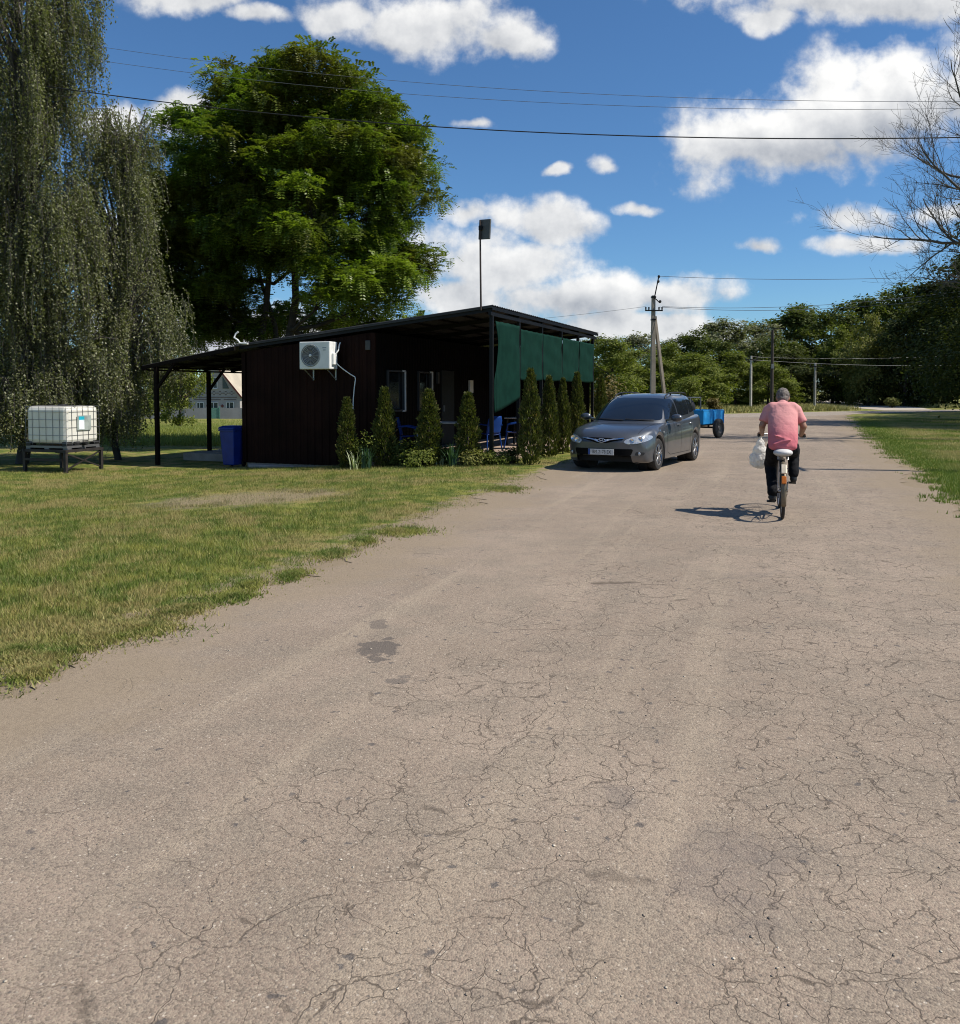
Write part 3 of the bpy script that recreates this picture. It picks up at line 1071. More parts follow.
rng = random.Random(3)
for k in range(5):
    y0, y1 = 1.8 * k + .036, 1.8 * (k + 1) - .036
    b0, b1 = bots[k]
    rows = []
    ph = rng.uniform(0, 6)
    for i in range(25):
        v = i / 24
        row = []
        for j in range(29):
            u = j / 28
            top = rz(0) - .20 - .012 * abs(math.sin(u * math.pi * 4 + .2)) - (0.09 if k else .02)
            bot = b0 + (b1 - b0) * u - .03 * math.sin(u * math.pi)
            ya = y0
            if k == 0:
                ya = y0 + .26 * math.sin(max(0, (v - .35) / .65) * math.pi) ** 1.2 + .12 * max(0, (v - .6) / .4)
            y = ya + (y1 - ya) * u
            z = bot + (top - bot) * v
            x = .062 + .010 * math.sin(u * 6 + v * 4 + ph) + .005 * math.sin(v * 15 + u * 4 + ph)
            row.append((x, y, z))
        rows.append(row)
    MB().grid(rows).build('shade_screen', M_NET, cafe, smooth=60, fix=False, solid=.004)

# carport: lean-to roof left of the cabin
CS = 0.155
crz = lambda x: rz(-6.42) + .0 + CS * (x + 6.42)
roof_sheet(-9.42, -6.45, -0.20, 4.9, lambda x: crz(x) + .035, 'carport_roof')
mb = MB()
for y in (-0.26, .9, 2.1, 3.3, 4.6):
    mb.bar((-9.36, y, crz(-9.36) - .02), (-6.5, y, crz(-6.5) - .02), 0.05, 0.09)
mb.build('carport_rafter', M_WOOD, cafe)
mb = MB()
for x in (-9.3, -8.95, -8.4, -7.8, -7.2):
    mb.bar((x, -.3, crz(x) - .075), (x, 4.8, crz(x) - .075), .07, .04)
mb.build('carport_purlin', M_WOOD, cafe)
for (x, y, zb) in ((-8.95, -.2, -.33), (-9.28, 2.2, -.12), (-9.1, 4.7, -.30)):
    mb = MB(); mb.box((x, y, (crz(x) - .08 + zb) / 2), (.09, .09, crz(x) - .08 - zb)); pst = mb.build('carport_post', M_WOOD, cafe)
    MB().bar((x, y + .0, crz(x) - .62), (x + .55, y, crz(x + .55) - .09), .06, .06).build('brace', M_WOOD, pst)
# white drain hose bent over the roof edge
mb = MB(); mb.tube([(-6.33, -.28, 2.72), (-6.38, -.30, 2.80), (-6.5, -.28, 2.86), (-6.48, -.24, 2.95), (-6.42, -.22, 3.0)], .022, 8); mb.tube([(-6.33, -.28, 2.72), (-6.1, -.28, 2.705)], .022, 8)
mb.build('drain_hose', M_WHITE, cafe, smooth=50)
mb = MB(); mb.box((-7.9, 2.9, -.20), (2.9, 3.4, .2)); mb.build('carport_floor', M_CONC, cafe, bevel=.01)


def L(x, y, z=0.0):
    """cabin coordinates to world"""
    v = Matrix.Rotation(CROT, 3, 'Z') @ Vector((x, y, z)) + Vector(CAFE)
    return (v.x, v.y, v.z)


# ------------------------------------------------------------------ air conditioner
ac = thing('air_conditioner', 'white outdoor air conditioner unit with a round fan on the dark brown wall', 'air conditioner', L(-4.14, -.02, 2.09), CROT)
M_AC = pmat('ac casing', (0.76, 0.76, 0.73), 0.4, 0.0, .06, 4)
mb = MB(); mb.box((0, -.27, .30), (.80, .36, .63)); mb.build('casing', M_AC, ac, bevel=.018)
mb = MB(); mb.lathe([(.235, 0), (.25, .018), (.262, .0)], 40, Matrix.Translation((-.10, -.45, .30)) @ Matrix.Rotation(R(90), 4, 'X'))
for r in (.03, .06, .09, .12, .15, .18, .21):
    mb.lathe([(r, .006), (r + .007, .012), (r + .012, .006)], 32, Matrix.Translation((-.10, -.452, .30)) @ Matrix.Rotation(R(90), 4, 'X'))
for k in range(12):
    a = k * math.pi / 6
    mb.bar((-.10 + .05 * math.cos(a), -.458, .30 + .05 * math.sin(a)), (-.10 + .24 * math.cos(a), -.458, .30 + .24 * math.sin(a)), .006, .006)
fg = mb.build('fan_grille', pmat('ac grille', (.30, .31, .31), .5), ac, smooth=40)
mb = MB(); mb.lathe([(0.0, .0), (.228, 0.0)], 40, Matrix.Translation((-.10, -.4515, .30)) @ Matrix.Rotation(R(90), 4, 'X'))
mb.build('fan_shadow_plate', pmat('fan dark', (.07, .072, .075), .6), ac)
mb = MB(); mb.lathe([(0.001, .025), (.03, .024), (.038, .0)], 20, Matrix.Translation((-.10, -.455, .30)) @ Matrix.Rotation(R(90), 4, 'X')); mb.build('fan_hub', M_AC, ac)
mb = MB()
for k in range(2):
    mb.box((.27, -.452, .47 - k * .05), (.10 - .03 * k, .004, .018))
mb.build('badge', pmat('ac badge', (.25, .27, .3), .4), ac)
for x in (-.30, .30):
    mb = MB(); mb.bar((x, 0, .0), (x, -.44, .0), .035, .035); mb.bar((x, 0, -.26), (x, 0, .02), .035, .03); mb.bar((x, -.02, -.24), (x, -.40, -.01), .02, .02)
    mb.build('bracket', M_GREY, ac)
mb = MB(); mb.box((.425, -.27, .22), (.05, .16, .26)); mb.build('valve_cover', M_AC, ac, bevel=.01)
mb = MB(); mb.tube([(.44, -.25, .33), (.49, -.2, .42), (.47, -.12, .56), (.45, -.05, .60)], .016, 8); mb.tube([(.44, -.24, .14), (.52, -.2, .05), (.60, -.14, -.03), (.74, -.10, -.13), (.84, -.07, -.19), (.85, -.06, -.24), (.82, -.06, -.42), (.79, -.06, -.70), (.78, -.06, -.95)], .013, 8)
mb.build('hose', M_WHITE, ac, smooth=50)

# ------------------------------------------------------------------ antenna on a mast
an = thing('antenna', 'flat dark square antenna panel on a thin mast above the roof corner', 'antenna', L(-.16, -.17, 3.36), CROT)
mb = MB(); mb.tube([(0, 0, -.05), (-.012, 0, .9), (-.02, 0, 1.86)], [.022, .021, .019], 8); mb.build('mast', pmat('rusty mast', (.05, .035, .03), .6, .2), an, smooth=40)
mb = MB(); mb.box((.075, .035, 1.67), (.29, .045, .42), Matrix.Rotation(R(3), 3, 'Y') @ Matrix.Rotation(R(-14), 3, 'Z')); mb.build('panel', pmat('antenna grey', (.085, .088, .09), .55), an, bevel=.008)
mb = MB(); mb.box((-.01, .0, 1.70), (.07, .06, .09)); mb.build('clamp', M_STEEL, an)

# ------------------------------------------------------------------ blue wheelie bin
bx, by, _ = L(-6.74, -.06)
bn = thing('wheelie_bin', 'tall blue plastic wheelie bin at the left corner of the brown wall', 'bin', (bx, by, gzf(bx, by)), CROT)
bn.scale = (.76, .76, 1.0)
M_BLUE = pmat('blue bin plastic', (0.008, 0.030, 0.20), 0.42, 0, .12, 4)
def frustum(mb, w0, d0, w1, d1, z0, z1, dy=0):
    vs = [(-w0, -d0, z0), (w0, -d0, z0), (w0, d0, z0), (-w0, d0, z0), (-w1, -d1 + dy, z1), (w1, -d1 + dy, z1), (w1, d1 + dy, z1), (-w1, d1 + dy, z1)]
    return mb.add(vs, [(3, 2, 1, 0), (4, 5, 6, 7), (0, 1, 5, 4), (1, 2, 6, 5), (2, 3, 7, 6), (3, 0, 4, 7)])
mb = MB(); frustum(mb, .21, .24, .275, .33, .06, .93); mb.box((0, 0, .915), (.60, .72, .05)); mb.build('body', M_BLUE, bn, bevel=.02)
mb = MB(); frustum(mb, .305, .37, .29, .345, .945, .985); frustum(mb, .29, .345, .20, .25, .985, 1.02); lid = mb.build('lid', M_BLUE, bn, bevel=.012)
mb = MB(); mb.tube([(-.22, .40, .94), (.22, .40, .94)], .016, 8); mb.build('handle', M_BLUE, bn, smooth=40)
for s in (-1, 1):
    mb = MB(); mb.lathe([(.02, -.025), (.09, -.025), (.10, -.015), (.10, .015), (.09, .025), (.02, .025)], 20, Matrix.Translation((s * .23, .24, .10)) @ Matrix.Rotation(R(90), 4, 'Y')); mb.build('wheel', M_BLACK, bn, smooth=40)

# ------------------------------------------------------------------ water tank on a stand
ix, iy = at(62.5, 20.1), 20.1
irot = R(-45 + 26)
iz = gzf(ix, iy)
M_STAND = pmat('rusty dark angle iron', (.035, .03, .028), .6, .3, .3, 6)
st = thing('tank_stand', 'black welded steel stand with crossed braces under the white water tank', 'stand', (ix, iy, iz), irot)
mb = MB()
for x in (-.62, .62):
    mb.box((x, 0, .50), (.05, 1.16, .06))
for y in (-.54, .54):
    mb.box((0, y, .50), (1.19, .05, .058))
mb.box((0, 0, .525), (1.2, 1.05, .012))
mb.build('top_frame', M_STAND, st)
for x in (-.6, .6):
    for y in (-.54, .54):
        MB().box((x, y, .235), (.07, .07, .47)).build('leg', M_STAND, st)
for (a, b) in (((.6, -.5, .08), (.6, .5, .44)), ((.6, .5, .08), (.6, -.5, .44))):
    MB().bar(a, b, .03, .03).build('brace', M_STAND, st)
MB().box((.0, -.58, .30), (1.1, .03, .05)).build('cross_rail', M_STAND, st)

tk = thing('water_tank', 'white plastic cube water tank in a wire cage with a blue label', 'tank', (ix, iy, iz + .535), irot)
t = NT('translucent tank plastic')
nn = t.noise(2.0, 3, .5, t.obj())
c = t.mix(t.smooth(nn.outputs['Fac'], .3, .7), (.83, .80, .71), (.87, .85, .78))
p = t.princ(Base_Color=c, Roughness=.4)
tr = t.node('BsdfTranslucent'); t.set(tr.inputs['Color'], (.80, .74, .58))
mx = t.node('MixShader'); mx.inputs[0].default_value = .16
t.l.new(p.outputs[0], mx.inputs[1]); t.l.new(tr.outputs[0], mx.inputs[2])
M_TANK = t.done(mx.outputs[0])
mb = MB(); mb.box((0, 0, .56), (1.18, .98, .86)); mb.build('container', M_TANK, tk, bevel=.09)
mb = MB(); mb.lathe([(.11, .98), (.11, 1.02), (.10, 1.03), (.0, 1.03)], 24); mb.build('cap', M_BLACK, tk, smooth=40)
mb = MB()
M_CAGE = pmat('galvanised cage', (.20, .20, .205), .45, .6, .1, 8)
hx, hy = .60, .50
for z in (.14, .32, .50, .68, .86, .985):
    mb.tube([(-hx, -hy, z), (hx, -hy, z), (hx, hy, z), (-hx, hy, z), (-hx, -hy, z)], .0048, 6, False)
for i in range(7):
    x = -hx + 2 * hx * i / 6
    for y in (-hy, hy):
        mb.tube([(x, y, .10), (x, y, .985)], .0048, 6)
for i in range(1, 6):
    y = -hy + 2 * hy * i / 6
    for x in (-hx, hx):
        mb.tube([(x, y, .10), (x, y, .985)], .0048, 6)
for y in (-.2, .2):
    mb.tube([(-hx, y, .99), (hx, y, .99)], .012, 6)
mb.build('cage', M_CAGE, tk, smooth=60)
mb = MB(); mb.box((0, 0, .055), (1.2, 1.0, .05))
for x in (-.55, 0, .55):
    for y in (-.43, 0, .43):
        mb.box((x, y, .015), (.13, .12, .03))
mb.build('pallet', M_CAGE, tk)
for (x, y) in ((hx - .07, -hy + .08), (hx - .07, hy - .08), (-hx + .07, -hy + .08), (hx - .07, -.18)):
    MB().box((x, y, .12), (.13, .16, .10)).build('corner_block', M_BLACK, tk)
mb = MB(); mb.box((.615, .02, .60), (.006, .42, .34)); plq = mb.build('sign_plate', pmat('tin plate', (.42, .47, .44), .4, .3), tk)
mb = MB(); mb.box((.620, -.06, .56), (.004, .16, .22)); mb.build('paper_label', pmat('label paper', (.75, .80, .82), .5), plq)
mb = MB(); mb.box((.620, -.06, .71), (.004, .17, .08)); mb.build('blue_label_band', pmat('label blue', (.02, .42, .55), .5), plq)
mb = MB(); mb.cyl((.58, 0, .12), (.70, 0, .12), .04, .04, 16); mb.box((.66, 0, .18), (.03, .14, .02)); mb.build('tap', M_BLACK, tk, smooth=40)

# ------------------------------------------------------------------ terrace furniture
M_CHAIR = pmat('blue plastic chair', (0.008, 0.040, 0.19), 0.45, 0, .08, 4, spec=.2)
def chair(label, loc, rot):
    c = thing('plastic_chair', label, 'chair', loc, rot, 'blue chairs on the terrace')
    rows = []
    for i in range(7):
        v = i / 6
        rows.append([(-.21 + .42 * k / 8, .20 - .42 * v, .44 - .025 * math.sin(k / 8 * math.pi) - .02 * v) for k in range(9)])
    MB().grid(rows).build('seat', M_CHAIR, c, smooth=50, solid=.014)
    rows = []
    for i in range(9):
        v = i / 8
        hw = .21 + .015 * math.sin(v * math.pi) - .05 * max(0, v - .75) * 4 * .6
        rows.append([(-hw + 2 * hw * k / 8, -.22 - .10 * v + .045 * (1 - math.cos((k / 8 - .5) * 2.2)) * 1.5, .42 + .44 * v) for k in range(9)])
    MB().grid(rows).build('backrest', M_CHAIR, c, smooth=50, solid=.014)
    for sx in (-1, 1):
        for sy in (-1, 1):
            MB().tube([(sx * .19, sy * .18 - .01, .43), (sx * .24, sy * .25, 0)], [.022, .016], 8).build('leg', M_CHAIR, c, smooth=50)
        MB().tube([(sx * .22, -.26, .64), (sx * .26, -.05, .66), (sx * .25, .15, .62), (sx * .21, .19, .43)], .018, 8).build('armrest', M_CHAIR, c, smooth=50)
    return c
c0 = chair('blue plastic armchair behind the pair of thin cypresses, against the dark cabin wall', L(-2.25, .62, .1), R(-70) + CROT)
dup(c0, L(-.95, 2.35, .1), R(60) + CROT, 'nearer of two blue plastic chairs just inside the first terrace post')
dup(c0, L(-.62, 3.3, .1), R(110) + CROT, 'farther blue plastic chair seen behind the first terrace post')
def table(label, loc, rot, w, d):
    tb = thing('cafe_table', label, 'table', loc, rot, 'tables on the terrace')
    MB().box((0, 0, .74), (w, d, .03)).build('tabletop', pmat('table top', (.42, .40, .37), .4), tb, bevel=.006)
    for sx in (-1, 1):
        for sy in (-1, 1):
            MB().box((sx * (w / 2 - .06), sy * (d / 2 - .06), .3625), (.045, .045, .725)).build('leg', M_STEEL, tb)
table('pale topped terrace table between the third and fourth cypress', L(-1.45, .95, .1), CROT, 1.0, .7)
table('dark terrace table behind the lifted corner of the green screen', L(-.75, 4.7, .1), CROT, 1.0, .7)

# ------------------------------------------------------------------ far house, fence and gate
HY = 123
hx0, hx1 = at(187, HY), at(241.5, HY)
hz = gzf((hx0 + hx1) / 2, HY)
hs = thing('brick_house', 'distant grey brick house with a steep gable and three windows, seen under the carport', 'house', ((hx0 + hx1) / 2, HY, hz), R(-9))
hw = (hx1 - hx0) / 2
t = NT('grey ornament brick')
br = t.node('TexBrick'); br.inputs['Scale'].default_value = 1.0
br.inputs['Brick Width'].default_value = .25; br.inputs['Row Height'].default_value = .09; br.inputs['Mortar Size'].default_value = .008
t.set(br.inputs['Color1'], (.33, .30, .28)); t.set(br.inputs['Color2'], (.39, .36, .34)); t.set(br.inputs['Mortar'], (.42, .40, .38))
mp = t.node('Mapping'); mp.inputs['Rotation'].default_value = (R(90), 0, 0); t.l.new(t.obj(), mp.inputs['Vector']); t.l.new(mp.outputs[0], br.inputs['Vector'])
p = t.princ(Base_Color=br.outputs['Color'], Roughness=.85)
M_HB = t.done(p.outputs[0])
zev, zap = 3.5, 8.2
D = 10
mb = MB(); mb.add([(-hw, 0, -.3), (hw, 0, -.3), (hw, 0, zev), (0, 0, zap), (-hw, 0, zev), (-hw, D, -.3), (hw, D, -.3), (hw, D, zev), (0, D, zap), (-hw, D, zev)],
       [(0, 1, 2, 3, 4), (9, 8, 7, 6, 5), (1, 6, 7, 2), (0, 4, 9, 5)]); mb.build('wall', M_HB, hs)
M_HR = pmat('pale corrugated roof', (.44, .38, .29), .8, 0, .12, .5)
rs = []
k = (zap - zev) / hw
for s in (-1, 1):
    mb = MB(); mb.add([(s * (hw + .45), -.4, zev - .45 * k), (0, -.4, zap + .03), (0, D + .4, zap + .03), (s * (hw + .45), D + .4, zev - .45 * k)], [(0, 1, 2, 3)])
    mb.build('roof', M_HR, hs, solid=.12)
M_RED = pmat('dark red trim', (.16, .045, .035), .7)
for s in (-1, 1):
    MB().bar((s * (hw + .45), -.44, zev - .45 * k - .05), (0, -.44, zap - .05), .08, .22).build('bargeboard', M_RED, hs)
M_HG = pmat('far window glass', (.03, .05, .06), .1)
for (x, z, w, h) in ((-2.1, 1.55, 1.05, 1.25), (.05, 1.55, 1.15, 1.35), (2.45, 1.6, 1.1, 1.3), (.05, 5.0, .95, 1.5)):
    f = MB()
    for (a, b, c_, d) in ((x - w / 2, z, .09, h), (x + w / 2, z, .09, h), (x, z - h / 2, w, .09), (x, z + h / 2, w, .09), (x - .1, z, .07, h)):
        f.box((a, -.05, b), (c_, .09, d))
    f.box((x, -.1, z - h / 2 - .1), (w + .3, .2, .07))
    fo = f.build('window', M_WHITE, hs)
    MB().box((x, -.012, z), (w - .1, .03, h - .1)).build('pane', M_HG, fo)
for s in (-1, 1):
    mb = MB(); mb.prism([(s * 1.35, 4.2), (s * 2.35, 4.2), (s * 1.35, 5.9)], .05, Matrix.Translation((0, -.02, 0)) @ Matrix.Rotation(R(90), 4, 'X')); mb.build('side_window', M_HG, hs)
mb = MB()
for i in range(7):
    x = -2.7 + i * .9
    for dx, dz in ((0, .22), (0, -.22), (.28, 0), (-.28, 0)):
        mb.box((x + dx, -.03, 3.55 + dz), (.26, .05, .10), Matrix.Rotation(R(0), 3, 'Y'))
mb.box((0, -.03, 2.95), (7.0, .045, .10)); 
for x in (-2.1, .05, 2.45):
    mb.box((x, -.03, 2.62), (1.9, .045, .09))
mb.build('brick_pattern', pmat('darker brick', (.13, .10, .095), .85), hs)
for x in (-1.0, 1.25):
    MB().box((x, -.03, 1.7), (.35, .05, .35), Matrix.Rotation(R(45), 3, 'Y')).build('brick_diamond', M_RED, hs)

FY = 118
fz = gzf(at(190, FY), FY)
fc = thing('garden_fence', 'long grey panel fence in front of the distant brick house', 'fence', (0, FY, fz), 0)
M_FEN = pmat('grey fence sheet', (.24, .24, .25), .7, 0, .12, .6)
mb = MB(); mb.box(((at(60, FY) + at(209, FY)) / 2, 0, .78), (at(209, FY) - at(60, FY), .06, 1.5)); mb.build('fence_panel', M_FEN, fc)
mb = MB(); mb.box(((at(220, FY) + at(300, FY)) / 2, 0, .76), (at(300, FY) - at(220, FY), .06, 1.48)); mb.build('fence_panel', M_FEN, fc)
for px in (60, 85, 110, 135, 160, 185, 245, 275, 300):
    MB().box((at(px, FY), -.06, .85), (.10, .10, 1.7)).build('post', M_FEN, fc)
gt = thing('garden_gate', 'green metal gate in the grey fence in front of the brick house', 'gate', (at(214.5, FY), FY, fz), 0)
M_GG = pmat('green gate paint', (.10, .22, .18), .6)
MB().box((0, 0, .78), (at(219.5, FY) - at(209.5, FY), .05, 1.5)).build('gate_leaf', M_GG, gt)
for px in (209.5, 219.5):
    MB().box((at(px, FY) - at(214.5, FY), -.04, .88), (.12, .12, 1.76)).build('gate_post', M_GG, gt)

# ------------------------------------------------------------------ utility poles
M_POLE = pmat('weathered concrete pole', (.27, .235, .19), .85, 0, .15, 2, bump=.2)
M_POLEW = pmat('tarred wood pole', (.055, .045, .038), .8, 0, .2, 3)
M_INS = pmat('dark insulator', (.03, .028, .028), .3)
px_, py_ = at(652.5, 50), 50
up_ = thing('utility_pole', 'concrete utility pole with crossarm and slanting strut behind the parked car', 'pole', (px_, py_, 0), R(4))
mb = MB(); mb.add(*(lambda w0, d0, w1, d1, h: ([(-w0, -d0, -.2), (w0, -d0, -.2), (w0, d0, -.2), (-w0, d0, -.2), (-w1, -d1, h), (w1, -d1, h), (w1, d1, h), (-w1, d1, h)], [(3, 2, 1, 0), (4, 5, 6, 7), (0, 1, 5, 4), (1, 2, 6, 5), (2, 3, 7, 6), (3, 0, 4, 7)]))(.15, .14, .10, .09, 7.1)); mb.build('shaft', M_POLE, up_, bevel=.02)
MB().bar((.08, 0, 5.9), (.98, .25, -.2), .17, .17).build('strut', M_POLE, up_, bevel=.02)
mb = MB(); mb.bar((-.52, -.12, 6.22), (.52, -.12, 6.22), .07, .07); arm = mb.build('crossarm', M_STEEL, up_)
for x in (-.48, -.30, .30, .48):
    MB().lathe([(.02, 0), (.05, .02), (.035, .06), (.055, .09), (.04, .16), (0, .17)], 10, Matrix.Translation((x, -.12, 6.26))).build('insulator', M_INS, arm)
mb = MB(); mb.bar((.02, -.1, 6.9), (.26, -.12, 8.15), .06, .06); mb.bar((.04, -.1, 6.95), (.34, -.14, 6.66), .05, .05); ext = mb.build('extension', M_STEEL, up_)
for (x, z) in ((.24, 7.9), (.27, 8.18), (.36, 6.74)):
    MB().ellipsoid((x, -.14, z), (.08, .08, .09), 10, 8).build('insulator', M_INS, ext)
for z in (5.7, 7.0):
    MB().box((0, 0, z), (.26, .24, .10)).build('clamp', M_STEEL, up_)

def pole(label, px, dep, topy, r, mat, arm=None):
    x = at(px, dep); h = 1.6 + (390 - topy) / 853 * dep
    p = thing('utility_pole', label, 'pole', (x, dep, 0), 0)
    MB().tube([(0, 0, -.2), (0, 0, h)], [r, r * .7], 10).build('shaft', mat, p, smooth=40)
    mb = MB(); 
    if arm == 'lamp':
        mb.tube([(0, 0, h - .1), (0, -.2, h + .05), (.55, -.3, h + .1)], .03, 6); mb.box((.7, -.3, h + .08), (.4, .16, .1)); mb.build('lamp_arm', M_STEEL, p)
        MB().box((0, -.12, h * .55), (.2, .1, .35)).build('meter_box', M_GREY, p)
    else:
        mb.bar((-.5, -.1, h - .3), (.5, -.1, h - .3), .06, .06); a = mb.build('crossarm', M_STEEL, p)
        for s in (-.45, .45):
            MB().lathe([(.02, 0), (.05, .02), (.05, .1), (0, .13)], 8, Matrix.Translation((s, -.1, h - .27))).build('insulator', M_INS, a)
    return p
pole('thin pale concrete pole in front of the treeline, left of the dark lamp pole', 750.5, 70, 356, .12, pmat('pale pole', (.50, .47, .42), .8))
pole('tall dark wooden pole with a lamp arm, behind the cyclist', 771.5, 66, 330, .14, M_POLEW, 'lamp')
pole('thin grey pole standing against the dark wood, right of the cyclist', 814.5, 72, 363, .12, pmat('grey pole', (.30, .29, .27), .8))
# the pole out of frame on the right whose shadow lies across the road
pr = thing('utility_pole', 'wooden utility pole beside the road at the right, out of the picture', 'pole', (12.6, 16.0, 0), 0)
MB().tube([(0, 0, -.2), (0, 0, 8.1)], [.13, .09], 12).build('shaft', M_POLEW, pr, smooth=40)
mb = MB(); mb.bar((-.1, -.5, 7.7), (.1, .5, 7.7), .07, .07); mb.build('crossarm', M_STEEL, pr)

# ------------------------------------------------------------------ overhead wires
M_WIRE = pmat('black cable', (.018, .018, .02), .6)
M_WIRE2 = pmat('aluminium wire', (.22, .22, .23), .4, .6)
def wire(label, a, b, sag, r, mat):
    a, b = Vector(a), Vector(b)
    pts = []
    for i in range(41):
        s = i / 40
        p = a.lerp(b, s); p.z -= 4 * sag * s * (1 - s)
        pts.append(p)
    o = MB().tube(pts, r, 6).build('power_line', mat, smooth=60)
    tag(o, label, 'wire', 'overhead wires')
def wpt(px, py, dep):
    return (at(px, dep), dep, 1.6 + (390 - py) / 853 * dep)
def span(label, marks, r, mat, y0=22.4, y1=16.0, a=-190, b=1190):
    """a hanging cable between two poles out of frame, sag and height measured at a few places"""
    A = Vector((at(a, y0), y0)); B = Vector((at(b, y1), y1))
    ss = []; zz = []
    for (px, py) in marks:
        k = (px - 480) / 853
        s_ = (A.x - k * A.y) / ((A.x - B.x) - k * (A.y - B.y))
        d = A.y + (B.y - A.y) * s_
        ss.append(s_); zz.append(1.6 + (390 - py) / 853 * d)
    co = np.polyfit(ss, zz, 2)
    pts = []
    for i in range(61):
        s_ = i / 60; q = A.lerp(B, s_)
        pts.append((q.x, q.y, float(np.polyval(co, s_))))
    o = MB().tube(pts, r, 6).build('power_line', mat, smooth=60)
    tag(o, label, 'wire', 'overhead wires')


span('thick dark twisted cable, lowest of the three lines crossing the sky above the cabin', [(107, 99), (410, 129), (580, 138), (960, 141)], .0115, M_WIRE)
span('thin wire, topmost of the three lines crossing the sky above the cabin', [(120, 56), (219, 67), (580, 99), (950, 106)], .0045, M_WIRE2, 22.6, 16.2)
span('thin wire, middle one of the three lines crossing the sky above the cabin', [(122, 69), (219, 81), (580, 109), (945, 113)], .0045, M_WIRE2, 22.8, 16.4)
P0 = Vector((px_, py_, 0))
wire('thin wire from the top of the concrete pole rightwards towards the bare tree', P0 + Vector((.28, -.14, 8.2)), wpt(1010, 274, 44), .25, .012, M_WIRE2)
wire('thin wire, upper of the pair from the pole crossarm to the right', P0 + Vector((.48, -.12, 6.45)), wpt(1010, 284, 44), .5, .012, M_WIRE2)
wire('thin wire, lower of the pair from the pole crossarm to the right', P0 + Vector((.30, -.12, 6.42)), wpt(1010, 290, 44), .55, .012, M_WIRE2)
wire('thin wire from the concrete pole leftwards over the cafe roof', P0 + Vector((-.48, -.12, 6.45)), wpt(300, 326, 62), .5, .008, M_WIRE2)
wire('bright wire, upper one strung in front of the dark wood on the right', wpt(752, 357, 70), wpt(1000, 352, 76), .35, .007, M_WIRE2)
wire('bright wire, lower one strung in front of the dark wood on the right', wpt(752, 360, 70), wpt(1000, 364, 76), .30, .008, pmat('bright wire', (.45, .45, .45), .5))
# ================================================================== trees and plants
def leaves(name, P, Dv, Sv, Lh, Wd, mat, parent=None, droop=0.0):
    """diamond leaves: base P, axis Dv, side Sv, one face each"""
    n = len(P)
    Lh = np.broadcast_to(Lh, n)[:, None]; Wd = np.broadcast_to(Wd, n)[:, None]
    mid = P + Dv * Lh * .45
    tip = P + Dv * Lh
    if droop:
        tip = tip - np.array([0, 0, 1.]) * Lh * droop
    v = np.stack([P, mid + Sv * Wd / 2, tip, mid - Sv * Wd / 2], 1).reshape(-1, 3)
    f = np.arange(4 * n).reshape(-1, 4)
    return np_mesh(name, v, f, mat, parent)


def unit(a):
    return a / np.maximum(np.linalg.norm(a, axis=-1, keepdims=True), 1e-9)


def rdir(rg, n):
    return unit(rg.normal(size=(n, 3)))


M_BARK = pmat('dark furrowed bark', (.065, .052, .042), .9, 0, .3, 5, bump=.5, bscale=25)
M_BARKG = pmat('grey bark', (.10, .088, .076), .9, 0, .3, 4, bump=.4)
t = NT('birch bark')
vec = t.obj()
mp = t.node('Mapping'); mp.inputs['Scale'].default_value = (3, 3, 14); t.l.new(vec, mp.inputs['Vector'])
nn = t.noise(1.0, 5, .65, mp.outputs[0])
c = t.mix(t.smooth(nn.outputs['Fac'], .52, .60), (.46, .44, .40), (.05, .045, .04))
szb = t.node('SeparateXYZ'); t.l.new(vec, szb.inputs[0])
c = t.mix(t.smooth(t.math('ADD', szb.outputs[2], t.math('MULTIPLY', nn.outputs['Fac'], 2.0)), 3.6, 1.8), c, (.045, .04, .036))
p = t.princ(Base_Color=c, Roughness=.8)
M_BIRCH = t.done(p.outputs[0])

# ------------------------------------------------------------------ locust tree behind the cabin
ML_LOC = leafmat('locust leaflets', [(0, (.058, .098, .014)), (.6, (.108, .165, .022)), (1, (.185, .25, .04))], .42, .42, .35, .45, .45, (.17, .11, .03))
ML_LOCY = leafmat('young locust leaflets', [(0, (.14, .20, .022)), (1, (.25, .31, .04))], .38, .4, .35)


def fronds(rg, C, out, n_per, spread, flen, lsize, droop=.5):
    """compound leaves (fronds with two rows of leaflets) round the clump centres C"""
    m = len(C)
    base = np.repeat(C, n_per, 0) + rg.normal(size=(m * n_per, 3)) * spread * np.array([1, 1, .55])
    o = np.repeat(out, n_per, 0)
    d = unit(o * .7 + rdir(rg, m * n_per) * .95 + np.array([0, 0, -.12]))
    fl = flen * rg.uniform(.65, 1.25, m * n_per)
    K = 7
    P = []; D = []; S_ = []; 
    side = unit(np.cross(d, np.array([0, 0, 1.]) + 1e-3))
    upv = unit(np.cross(side, d))
    for k in range(K):
        s = (k + .6) / K
        pos = base + d * (fl * s)[:, None] - np.array([0, 0, 1.]) * (droop * fl * s * s)[:, None]
        for sg in (-1, 1):
            ld = unit(side * sg + d * .35 + upv * rg.uniform(-.35, .15, len(d))[:, None])
            P.append(pos); D.append(ld); S_.append(unit(d + rg.normal(size=d.shape) * .12))
    P = np.concatenate(P); D = np.concatenate(D); S_ = np.concatenate(S_)
    return P, D, S_, lsize * rg.uniform(.8, 1.25, len(P)), lsize * .46 * rg.uniform(.8, 1.2, len(P))


